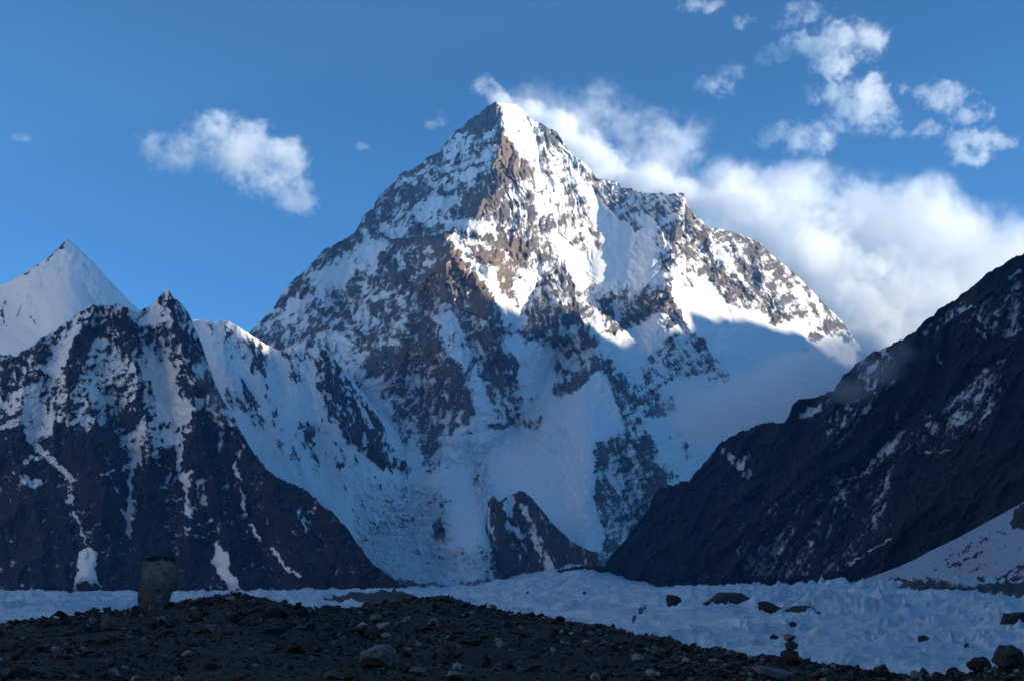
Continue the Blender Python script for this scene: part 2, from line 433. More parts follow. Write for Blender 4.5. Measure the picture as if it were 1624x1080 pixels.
pyr_paint = (
    # left face
    [([(1140, 480), (1230, 500), (1400, 560), (1480, 700), (1200, 800), (1000, 820), (1000, 700)], .04),
     ([(735, 735), (944, 730), (952, 790), (960, 836), (955, 875), (930, 880), (896, 860), (842, 800), (780, 800), (740, 830)], .02),
     (B_([(0, 450), (180, 480), (400, 560), (480, 720), (300, 950), (210, 1080), (0, 1080)]), .52),
     (crop(400, 130, 2.7, [(440, 700), (560, 690), (600, 700), (520, 770), (430, 830), (380, 900), (230, 880), (310, 790)]), .06),
     (crop(400, 130, 2.7, [(60, 1000), (150, 940), (280, 920), (200, 980), (130, 1005)]), .05),
     (crop(400, 130, 2.7, [(0, 1050), (100, 1010), (250, 1000), (330, 1080), (0, 1080)]), .45),
     (crop(400, 130, 2.7, [(95, 965), (310, 715), (440, 650), (470, 660), (330, 740), (220, 850), (130, 970)]), .82, None, 3),
     (crop(400, 130, 2.7, [(440, 645), (510, 545), (640, 385), (700, 385), (600, 470), (620, 540), (560, 600)]), .85, None, 3),
     (crop(400, 130, 2.7, [(700, 540), (860, 500), (880, 520), (720, 560)]), .1),
     (crop(400, 130, 2.7, [(560, 610), (700, 590), (640, 660), (560, 690)]), .3),
     (crop(330, 480, 2.0, [(240, 90), (420, 100), (520, 200), (460, 260), (380, 230), (300, 200)]), .3),
     (A_([(720, 60), (750, 240), (700, 290), (640, 290), (560, 350), (480, 330), (430, 330), (400, 290), (600, 120)]), .92),
     (A_([(400, 260), (250, 480), (180, 510), (60, 640), (0, 600), (0, 560), (200, 460)]), .8),
     ] +
    [(A_(p), v, w / 4.9, 3) for p, v, w in [
        ([(430, 330), (500, 290)], .1, 25), ([(640, 330), (720, 290)], .1, 40), ([(330, 480), (480, 410)], .15, 40), ([(540, 540), (680, 460)], .2, 40),
        ([(300, 600), (500, 540)], .2, 32), ([(450, 650), (570, 600)], .1, 55), ([(330, 730), (500, 650)], .25, 40), ([(120, 880), (250, 840), (410, 830)], .05, 70),
        ([(70, 700), (160, 690)], .2, 30), ([(0, 670), (90, 640)], .2, 30), ([(120, 970), (300, 930)], .3, 30), ([(500, 380), (720, 340)], .4, 30)]] +
    [(A_([(730, 60), (850, 65), (960, 160), (1040, 230), (1030, 330), (1000, 460), (1010, 600), (970, 520), (900, 470), (850, 390), (780, 330), (755, 240)]), .05),
     (A_([(740, 260), (790, 330), (850, 400), (900, 480), (980, 540), (1030, 660), (960, 640), (900, 690), (800, 670), (700, 660), (690, 520), (730, 400)]), .95),
     (A_([(1100, 250), (1200, 310), (1290, 440), (1360, 500), (1480, 640), (1400, 690), (1300, 560), (1220, 480), (1130, 480), (1180, 380), (1090, 330)]), .75),
     (A_([(1130, 480), (1220, 480), (1300, 560), (1330, 700), (1180, 720), (1100, 680)]), .45),
     (A_([(1290, 580), (1400, 600), (1380, 690), (1300, 700)]), .1),
     (A_([(1080, 690), (1400, 700), (1440, 830), (1500, 950), (1420, 1080), (1150, 1080), (1150, 860)]), .36),
     (A_([(1060, 420), (1020, 520), (1040, 620), (1080, 720)]), .05, 9),
     (A_([(1380, 700), (1480, 680), (1571, 850), (1571, 1080), (1420, 1080), (1500, 950), (1430, 830)]), .02),
     (A_([(580, 640), (700, 660), (760, 700), (760, 900), (620, 960), (420, 950), (430, 820), (520, 740)]), .95),
     (A_([(700, 690), (960, 660), (1080, 680), (1150, 860), (930, 850), (1000, 960), (1080, 1000), (1120, 1080), (700, 1080), (680, 980), (780, 900)]), .58),
     (A_([(790, 780), (980, 700), (1000, 720), (820, 810)]), .2), (A_([(790, 940), (920, 880), (940, 900), (820, 960)]), .2),
     (A_([(930, 830), (1100, 790), (1210, 900), (1220, 980), (1130, 970), (1000, 880)]), .12),
     (B_([(1140, 0), (1400, 0), (1520, 60), (1500, 200), (1380, 260), (1300, 180), (1150, 190), (1060, 80)]), .62),
     # the south west rib
     (B_([(700, 60), (810, 100), (790, 250), (640, 380), (500, 550), (480, 700), (400, 560), (180, 480), (180, 330), (350, 200), (600, 80)]), .78),
     (B_([(0, 240), (200, 210), (290, 200), (180, 330), (100, 420), (0, 450)]), .05),
     (B_([(570, 390), (680, 350)]), .1, 6), (B_([(690, 240), (790, 180)]), .15, 5),
     (B_([(800, 260), (900, 370), (1000, 500), (1080, 600), (1090, 690), (1100, 800), (950, 850), (790, 820), (650, 760), (560, 760), (480, 720), (490, 570), (640, 420), (720, 290)]), .9),
     (B_([(830, 110), (960, 150), (1130, 180), (1300, 170), (1370, 280), (1230, 510), (1180, 480), (1130, 390), (960, 400), (870, 260)]), .84),
     (B_([(1370, 280), (1520, 260), (1571, 200), (1520, 450), (1400, 560), (1250, 560)]), .4),
     (B_([(1260, 560), (1400, 430), (1490, 430), (1380, 590), (1340, 750), (1250, 900), (1180, 960), (1300, 800), (1250, 640)]), .04),
     (B_([(810, 220), (900, 330), (1010, 460), (1090, 560), (1150, 680), (1230, 800), (1300, 840)]), .02, 13),
     (B_([(1000, 400), (1130, 400), (1140, 560), (1250, 680), (1290, 800), (1200, 820), (1090, 640)]), .05),
     (B_([(480, 720), (560, 770), (640, 860), (680, 960), (700, 1080), (210, 1080), (300, 950), (400, 820)]), .8),
     (B_([(270, 980), (330, 970), (380, 1060), (320, 1070)]), .1),
     (B_([(570, 760), (760, 770), (830, 870), (850, 990), (800, 1060), (700, 950), (640, 840)]), .06),
     (B_([(860, 850), (950, 840), (1100, 800), (1130, 960), (1000, 1000), (870, 1000)]), .75),
     (A_([(260, 965), (400, 960), (650, 980), (720, 1090), (560, 1080), (420, 1040)]), .02), (B_([(820, 90), (900, 80), (1040, 60), (1130, 160), (1000, 150)]), .03),
     # the middle rib and the hanging bowl
     (C_([(1100, 930), (1450, 720), (1490, 800), (1400, 1000), (1330, 1080), (900, 1080), (950, 950)]), .03),
     (C_([(820, 100), (1000, 0), (1350, 0), (1400, 200), (1400, 400), (1490, 560), (1350, 560), (1180, 560), (880, 640), (1050, 900), (890, 900), (890, 410), (830, 240)]), .02),
     (C_([(540, 150), (640, 190), (790, 260), (890, 410), (880, 560), (800, 570), (700, 480), (640, 330), (600, 250)]), .05),
     (C_([(480, 190), (560, 190), (620, 330), (660, 480), (560, 560), (500, 680), (480, 560), (510, 420), (480, 300)]), .72),
     (C_([(500, 690), (660, 520), (780, 600), (880, 680), (870, 800), (800, 900), (720, 880), (560, 880)]), .6),
     (C_([(380, 640), (470, 660), (520, 780), (430, 880), (340, 960), (350, 780)]), .7),
     (C_([(440, 900), (510, 910), (480, 1010), (440, 980)]), .65), (C_([(560, 880), (700, 900), (660, 1030), (590, 1030)]), .58),
     (C_([(870, 120), (920, 180), (940, 280)]), .52, 8), (C_([(1100, 0), (1190, 80), (1230, 120)]), .55, 11),
     (C_([(1400, 60), (1571, 40), (1500, 200), (1480, 280), (1400, 260), (1360, 200)]), .5),
     (C_([(1220, 660), (1320, 650), (1420, 680), (1480, 640), (1490, 700), (1350, 760), (1260, 850), (1150, 910), (1060, 890), (1100, 840), (1230, 790), (1260, 740)]), .8),
     (F_([(0, 80), (180, 90), (200, 120), (150, 300), (100, 470), (60, 400), (60, 250), (0, 240)]), .4),
     (crop(900, 230, 2.7, [(130, 150), (220, 220), (300, 300), (290, 360), (190, 280), (110, 190)]), .68),
     (crop(900, 230, 2.7, [(240, 190), (320, 230), (400, 250), (380, 300), (300, 260)]), .4),
     # lower walls
     (D_([(30, 420), (180, 380), (230, 400), (210, 520), (300, 580), (320, 800), (400, 900), (560, 1000), (540, 1080), (380, 1080), (200, 730)]), .03),
     (D_([(700, 840), (1300, 760), (1571, 760), (1571, 1080), (660, 1080)]), .02),
     (D_([(950, 290), (1050, 480), (1100, 640), (1180, 740), (1000, 760), (760, 840), (900, 700), (940, 560), (920, 420)]), .02),
     (D_([(1200, 50), (1571, 160), (1571, 600), (1350, 760), (1300, 560), (1280, 350)]), .02),
     (D_([(290, 80), (400, 170), (650, 100), (680, 170), (600, 270), (340, 330), (180, 380), (100, 370), (130, 240)]), .85),
     (D_([(280, 90), (380, 100), (370, 170), (310, 140)]), .1),
     (D_([(340, 330), (620, 310), (560, 400), (470, 450), (240, 420)]), .4),
     (D_([(600, 260), (780, 240), (830, 380), (940, 580), (930, 680), (830, 640), (720, 630), (620, 680), (680, 520), (640, 440)]), .93),
     (D_([(300, 470), (460, 460), (500, 620), (430, 640), (410, 830), (330, 750), (300, 600)]), .62),
     (D_([(480, 640), (540, 700), (620, 780), (650, 960), (560, 1060), (530, 900), (480, 860)]), .6),
     (D_([(740, 700), (830, 640), (890, 740), (820, 800), (750, 800)]), .55), (D_([(560, 520), (620, 500), (620, 580), (520, 590)]), .5),
     (D_([(680, 20), (800, 20), (900, 130), (920, 260), (880, 340), (820, 290), (760, 180), (700, 140)]), .08),
     (D_([(900, 0), (1110, 0), (1000, 280), (940, 290), (920, 150)]), .72),
     (D_([(1020, 200), (1150, 100), (1280, 300), (1280, 400), (1200, 480), (1060, 470), (1020, 340)]), .8),
     (D_([(1060, 470), (1200, 480), (1160, 640), (1080, 600)]), .42), (D_([(1210, 620), (1300, 580), (1300, 700), (1250, 740), (1190, 720)]), .65),
     (D_([(1290, 470), (1310, 600)]), .5, 5), (D_([(1340, 560), (1400, 540), (1390, 600)]), .5),
     # snow dome and the flank right of it
     (E_([(480, 100), (900, 0), (1571, 0), (1571, 800), (1200, 1080), (920, 1080), (860, 760), (1060, 600), (1000, 520), (740, 420), (740, 330), (600, 300)]), .03),
     (E_([(440, 300), (560, 480), (640, 780), (520, 880), (420, 900), (400, 1080), (0, 1080), (0, 620), (230, 510)]), .02),
     (E_([(300, 200), (420, 190), (430, 310), (330, 400), (230, 500), (190, 470), (270, 330), (160, 330)]), .52),
     (E_([(740, 330), (860, 200), (1000, 50), (1180, 20), (1280, 150), (1400, 300), (1470, 420), (1300, 400), (1070, 400), (900, 460), (740, 420)]), .27),
     (E_([(440, 270), (520, 270), (600, 380), (740, 500), (820, 570), (930, 600), (1000, 530), (1040, 640), (940, 710), (840, 690), (720, 610), (600, 470), (480, 340)]), .72),
     (E_([(540, 480), (600, 470), (700, 620), (860, 880), (910, 1020), (860, 1080), (760, 900), (680, 720), (600, 600)]), .5),
     (E_([(640, 790), (760, 900), (870, 1060), (780, 1080), (700, 960), (620, 900)]), .9), (E_([(420, 940), (520, 930), (610, 900), (640, 1080), (420, 1080)]), .65),
     (E_([(1180, 30), (1260, 110), (1290, 180), (1220, 200), (1150, 140)]), .6), (E_([(1340, 290), (1400, 330), (1460, 420), (1350, 380)]), .55),
     (E_([(980, 770), (1020, 780), (990, 860)]), .45), (E_([(1070, 830), (1100, 850), (1150, 1000), (1120, 1030)]), .45),
     (Q_([(1000, 530), (1010, 600), (1000, 690), (1030, 800), (1030, 940), (1070, 930), (1150, 800), (1210, 700), (1260, 620), (1200, 540), (1140, 480), (1100, 450), (1060, 520)]), .68),
     (Q_([(1130, 500), (1150, 600), (1130, 680)]), .3, 6), (Q_([(1040, 600), (1080, 660), (1130, 780)]), .35, 4),
     (Q_([(1130, 520), (1220, 560), (1290, 620), (1200, 720), (1150, 700)]), .6),
     # the right hand buttress
     (F_([(520, 840), (720, 880), (980, 950), (980, 1080), (600, 1080)]), .03),
     (F_([(900, 690), (1060, 760), (1180, 860), (1160, 960), (960, 900)]), .38),
     (F_([(180, 190), (250, 210), (290, 290), (180, 270)]), .92),
     (F_([(180, 290), (350, 340), (390, 480), (330, 640), (200, 560), (120, 470), (150, 380)]), .66),
     (F_([(110, 480), (200, 570), (330, 650), (430, 720), (500, 830), (600, 900), (600, 1080), (300, 1080), (200, 930), (110, 760)]), .03),
     (F_([(120, 520), (240, 600), (250, 720), (130, 640)]), .33),
     (F_([(330, 480), (400, 490), (560, 620), (610, 700), (640, 830), (560, 820), (460, 740), (400, 660), (340, 640)]), .77),
     (F_([(500, 360), (560, 350), (720, 420), (880, 530), (1000, 660), (1040, 740), (990, 720), (900, 690), (800, 590), (740, 640), (720, 720), (650, 840), (610, 700), (580, 540), (520, 420)]), .72),
     (F_([(360, 360), (440, 420), (600, 640), (620, 720), (560, 640), (400, 500)]), .05),
     (F_([(530, 380), (620, 510), (590, 530)]), .1), (F_([(740, 640), (790, 600), (780, 680), (730, 760)]), .1),
     (F_([(720, 790), (880, 760), (980, 800), (930, 870), (800, 960), (770, 910), (700, 880)]), .66),
     (F_([(780, 890), (900, 890), (910, 930), (820, 970), (770, 960)]), .8),
     (F_([(1170, 840), (1280, 950), (1330, 1050), (1260, 1000), (1160, 960)]), .85), (F_([(990, 1020), (1030, 1000), (1020, 1060)]), .8),
     (F_([(1080, 1020), (1130, 1050), (1070, 1080)]), .7),
     (crop(900, 230, 2.7, [(1010, 870), (1130, 900), (1160, 940), (1090, 930), (1020, 910)]), .6),
     (crop(900, 230, 2.7, [(950, 960), (1000, 890), (1020, 930), (970, 990)]), .4),
     # ice fall at the foot
     (Q_([(0, 620), (380, 600), (600, 560), (620, 700), (640, 990), (0, 1020)]), .04),
     (Q_([(425, 790), (440, 765), (455, 800), (455, 835), (427, 842)]), .95, None, 2),
     (Q_([(170, 850), (300, 862), (470, 920)]), .16, 3), (Q_([(180, 880), (320, 895), (480, 960)]), .14, 3), (Q_([(200, 920), (330, 930), (480, 985)]), .12, 3), (Q_([(330, 650), (380, 640), (480, 690), (490, 760)]), .14, 7), (Q_([(190, 660), (330, 640), (470, 700), (470, 830), (200, 820)]), .07),  # thin grey strokes along the arcs paint in crevasse shade
     (Q_([(420, 798), (440, 762), (457, 800), (457, 838), (424, 845)]), .99, None, 2), (Q_([(560, 560), (590, 590), (570, 640)]), .3, 5), (Q_([(230, 960), (300, 990), (420, 1000), (330, 1025), (220, 1020)]), .8),
     ])

pyr_ridges = [
    # pts, height (m), width left (px), width right (px) [, height at the lower end]
    ([(787, 163), (792, 200), (786, 240), (782, 285), (778, 330), (770, 350)], 640, 155, 110, 260),
    ([(1085, 306), (1080, 345), (1068, 390), (1062, 430), (1061, 462), (1066, 490), (1092, 520), (1122, 557), (1150, 595), (1190, 640)], 420, 130, 130, 260),
    ([(868, 202), (885, 215), (905, 250), (935, 275), (960, 300), (985, 335), (1010, 362)], 150, 50, 60, 60),
    ([(700, 345), (722, 367), (704, 404), (689, 426), (660, 456), (656, 486), (640, 530), (628, 545), (600, 570), (580, 597)], 950, 115, 165, 420, .16),
    ([(722, 380), (745, 412), (770, 445), (781, 480), (783, 520), (786, 560)], 55, 30, 45, 60),
    ([(838, 318), (858, 345), (872, 372), (880, 410), (894, 440), (890, 480), (880, 520)], 190, 60, 80, 100),
    ([(826, 374), (838, 400), (822, 430), (811, 448)], 120, 60, 25, 60),
    ([(783, 520), (790, 550), (815, 600), (822, 640)], 180, 55, 60, 80),
    ([(690, 545), (716, 570), (735, 610), (748, 650), (735, 690)], 220, 60, 60, 90),
    ([(600, 590), (640, 610), (655, 660), (680, 720)], 120, 45, 45, 60),
    ([(935, 540), (950, 592), (980, 636), (1007, 700), (1035, 765), (1050, 800)], 620, 230, 80, 420),
    ([(944, 716), (948, 770), (960, 850), (962, 900)], 120, 60, 60, 90),
    ([(1159, 370), (1180, 410), (1205, 440), (1230, 490), (1260, 530), (1290, 570)], 200, 70, 80, 100),
    ([(1207, 388), (1235, 430), (1275, 470), (1310, 520)], 120, 40, 50, 60),
    ([(1120, 362), (1150, 410), (1185, 455)], 90, 40, 40, 60),
    ([(980, 470), (1040, 465), (1060, 460)], 120, 60, 30, 120),
    ([(696, 820), (697, 850)], 150, 11, 11),
    # hollows
    ([(820, 170), (850, 215), (855, 260), (865, 300)], -120, 50, 40, -60),
    ([(1000, 330), (1000, 400), (985, 460), (965, 520)], -160, 90, 80, -120),
    ([(724, 375), (760, 425), (790, 465), (815, 505), (830, 530)], -90, 22, 26, -60),
    ([(850, 450), (830, 490), (815, 530), (800, 580)], -90, 30, 30, -60),
    ([(770, 560), (775, 620), (770, 680)], -80, 30, 30, -60),
    ([(885, 565), (835, 650), (785, 700), (745, 760)], -420, 60, 60, -260),
]

pyramid = mountain('pyramid_mountain', 'towering snow streaked rock pyramid with sunlit summit and dark left face', M_pyramid,
    pyr_sil, pyr_bot, 1.4, 1.4, [(300, 7300), (400, 7600), (500, 7900), (600, 8480), (680, 8800), (740, 9060), (785, 9200), (1085, 8950), (1350, 9300), (1500, 9400)],
    slope=50,
    slopes=[([(400, 760), (560, 700), (700, 690), (790, 690), (900, 640), (960, 700), (960, 900), (940, 960), (400, 960)], 31),
            ([(560, 770), (780, 740), (800, 960), (540, 960)], 21),
            ([(820, 690), (930, 600), (985, 650), (950, 720), (880, 700)], 36),
            ([(930, 340), (1060, 340), (1060, 455), (940, 455)], 44),
            ([(690, 345), (785, 345), (790, 375), (700, 372)], 30),
            ([(945, 455), (1060, 455), (1060, 500), (945, 510)], 62)],
    ridge=pyr_ridges, rock0=.64, paints=[(q[0], min(.93, max(.05, .5 + (q[1] ** .74 - .5) * 1.12)) if .15 < q[1] < .9 else q[1], *q[2:]) for q in pyr_paint], jag=(2.4, 16., 1), detail=1.0, ribs=(58., 1.15, 6.), fan=(800, 20, 430),
    streak=((24., 2.6, .6), (-60., 2.6, .4)), noise_w=1.1, conv_w=.42, seed=11,
    warm=[(A_([(690, 250), (800, 260), (1040, 660), (690, 690)]), .8), (A_([(420, 640), (760, 640), (760, 970), (420, 950)]), .55),
          (B_([(480, 240), (840, 240), (1380, 200), (1230, 540), (1100, 820), (480, 820)]), .75),
          (D_([(100, 0), (700, 0), (680, 300), (100, 380)]), .45), (F_([(110, 280), (400, 340), (640, 840), (330, 640)]), .35)],
    smooth_zones=[(A_([(720, 60), (735, 300), (690, 520), (560, 640), (400, 960), (0, 900), (0, 600), (400, 260)]), .5), (B_([(800, 120), (1370, 200), (1230, 540), (1290, 820), (1090, 820), (500, 760), (490, 560), (720, 290)]), .62), (E_([(440, 300), (560, 480), (640, 780), (420, 900), (400, 1080), (0, 1080), (0, 620), (230, 510)]), .10),
                  (C_([(900, 60), (1350, 0), (1400, 400), (1450, 540), (1180, 540), (900, 580)]), .08)],
    rough_zones=[(Q_([(170, 660), (340, 640), (480, 680), (490, 850), (180, 850)]), 2.0), (Q_([(160, 850), (640, 850), (640, 1000), (200, 1000)]), .8), (Q_([(540, 560), (600, 540), (620, 760), (560, 760)]), .9),
                 (C_([(880, 640), (1200, 560), (1480, 570), (1200, 700), (1080, 900), (890, 900)]), .5)],
    seracs=[(Q_([(150, 640), (340, 630), (480, 680), (500, 850), (640, 900), (640, 1000), (150, 860)]), 10, 0, 15, .6), (Q_([(150, 850), (480, 900), (640, 960), (640, 1010), (180, 1000)]), 7, 8, 11, .5),
            (Q_([(540, 540), (620, 540), (640, 700), (600, 760), (560, 700)]), 7, 60, 10, .7), (Q_([(420, 480), (700, 480), (640, 540), (520, 600), (430, 580)]), 10, -15, 8, .55),
            (C_([(890, 640), (1180, 560), (1400, 560), (1300, 640), (1200, 680), (1080, 860), (960, 880)]), 9, 70, 14, .5), (Q_([(700, 440), (860, 380), (960, 520), (840, 560), (700, 540)]), 14, 20, 6, .35)],
    bottom_drop=150)

# the rock spur that stands in the ice fall
spur_sil = [(768, 880), (771, 820), (774, 790), (784, 785), (790, 795), (807, 786), (816, 782), (824, 778), (831, 779), (842, 788), (860, 809), (878, 831), (896, 849), (913, 862), (931, 871), (944, 876), (952, 900)]
mountain('rock_spur', 'small dark rock pyramid with thin snow gullies rising from the ice fall', M_flute, spur_sil,
    [(768, 930), (789, 945), (856, 945), (900, 940), (952, 930)], 1.4, 1.4, [(768, 5250), (831, 5450), (952, 5000)], slope=46,
    ridge=[([(831, 779), (850, 820), (880, 870), (890, 900)], 130, 50, 60, 80), ([(784, 785), (795, 820), (800, 850)], 60, 20, 25), ([(806, 800), (790, 850), (800, 905)], 60, 40, 40), ([(812, 790), (806, 830)], -50, 14, 14)],
    rock0=.93, paints=[([(800, 795), (815, 785), (812, 810), (802, 835)], .3), ([(795, 830), (830, 850)], .55, 10), ([(830, 800), (850, 850), (870, 900)], .62, 14)],
    jag=(1.5, 10., 1), ribs=(26., .8, 10.), streak=((-65., 3., .7), (60., 2.5, .3)), seed=23, warm=[([(770, 850), (800, 845), (830, 910), (780, 915)], .6)], bottom_drop=60)

# ------------------------------------------------------------------ left group
G_ = lambda p: crop(0, 470, 4.319, p)
L_ = lambda p: crop(0, 680, 3.857, p)
H_ = lambda p: crop(280, 490, 4.0, p)
mountain('snow_peak', 'smooth white snow peak with sharp tip behind the dark crags', M_snowpeak,
    [(-60, 470), (0, 452), (22, 443), (48, 427), (74, 410), (89, 397), (107, 379), (122, 391), (133, 403), (152, 420), (170, 441), (189, 461), (207, 480), (218, 489), (240, 512), (300, 560)],
    [(-60, 660), (300, 660)], 1.4, 1.4, [(-60, 6700), (107, 6600), (300, 6600)], slope=52,
    ridge=[([(107, 379), (152, 420), (189, 461), (218, 489), (260, 530)], 150, 170, 40, 120), ([(100, 385), (60, 430), (40, 470)], 60, 40, 30), ([(130, 440), (150, 480)], -20, 20, 20), ([(20, 470), (60, 540)], -60, 40, 40)],
    rock0=.02, paints=[(crop(0, 360, 2.7, [(70, 215), (200, 130), (290, 50), (270, 90), (215, 135), (110, 210)]), .7, None, 2),
        (crop(0, 360, 2.7, [(0, 280), (60, 300), (60, 420), (0, 440)]), .16), (crop(0, 360, 2.7, [(110, 380), (190, 330), (200, 410), (130, 420)]), .26)],
    jag=(.8, 14., 1), ribs=(40., .6, 0.), streak=((-70., 3., .6),), seed=31, detail=.55)

mountain('snow_ridge', 'fluted snow ridge with rock teeth between the dark crags and the pyramid', M_flute,
    [(285, 520), (305, 507), (326, 508), (344, 512), (352, 508), (361, 509), (378, 518), (393, 528), (415, 542), (430, 550), (448, 557), (459, 549), (481, 552), (504, 551), (513, 548),
     (527, 563), (549, 591), (576, 622), (598, 653), (620, 675), (634, 690), (645, 735), (665, 790)],
    [(285, 800), (400, 850), (500, 900), (560, 945), (640, 945), (665, 940)], 1.4, 1.4, [(285, 6700), (513, 6700), (600, 6450), (665, 6350)], slope=50,
    slopes=[([(500, 760), (680, 740), (680, 900), (500, 900)], 32)],
    ridge=[([(513, 548), (520, 600), (545, 660), (575, 700), (590, 745)], 160, 60, 60, 90), ([(380, 518), (405, 570), (430, 640), (445, 700)], 110, 45, 45, 60), ([(361, 509), (352, 560), (375, 620)], 80, 30, 30, 40),
           ([(335, 508), (340, 560), (365, 600)], 60, 20, 25, 30), ([(459, 550), (470, 610), (480, 680)], 70, 30, 30, 40), ([(581, 680), (600, 720), (635, 745)], 70, 25, 20), ([(430, 555), (445, 620)], -50, 20, 20), ([(490, 600), (500, 690), (520, 770)], -60, 30, 30)],
    rock0=.08, paints=[(H_([(350, 220), (450, 180), (560, 230), (590, 300), (560, 420), (470, 420), (440, 310), (380, 270)]), .62),
        (H_([(430, 470), (520, 500), (560, 560), (520, 640), (570, 760), (560, 820), (490, 740), (400, 620)]), .6),
        (H_([(740, 250), (850, 240), (880, 330), (780, 320)]), .5), (H_([(780, 420), (830, 480), (880, 570), (800, 500)]), .5),
        (H_([(910, 240), (980, 290), (1060, 390), (1190, 560), (1310, 720), (1300, 800), (1200, 720), (1190, 830), (1160, 890), (1080, 830), (1000, 720), (930, 640), (880, 440)]), .82),
        (H_([(1040, 420), (1100, 520), (1150, 580), (1200, 680), (1290, 790)]), .05, 4, 3),
        (H_([(1200, 730), (1300, 800), (1440, 960), (1440, 1010), (1380, 1030), (1270, 1010), (1200, 930)]), .92),
        (H_([(760, 700), (900, 730), (900, 880), (830, 900), (760, 780)]), .55), (H_([(720, 870), (800, 900), (820, 1070), (740, 1000)]), .52), (H_([(970, 780), (1060, 880), (1080, 1000), (1000, 1000)]), .55),
        (H_([(930, 660), (960, 780), (900, 760)]), .5), (H_([(600, 650), (650, 620), (630, 720)]), .5), (H_([(130, 80), (230, 90), (220, 130)]), .35), (H_([(290, 110), (350, 150), (340, 220)]), .4),
        (H_([(310, 520), (400, 520), (420, 600), (350, 640)]), .5), (H_([(860, 900), (960, 900), (960, 1060), (880, 1060)]), .45)],
    jag=(2.4, 9., 1), ribs=(26., 1.2, -14.), streak=((-62., 3.2, .7), (70., 2.5, .3)), seed=41, conv_w=.34,
    rough_zones=[(crop(540, 740, 4.9, [(150, 150), (500, 100), (600, 300), (500, 500), (150, 480)]), .55)],
    seracs=[([(560, 770), (600, 750), (665, 760), (665, 940), (600, 940), (560, 860)], 10, 0, 14, .6)], bottom_drop=100)

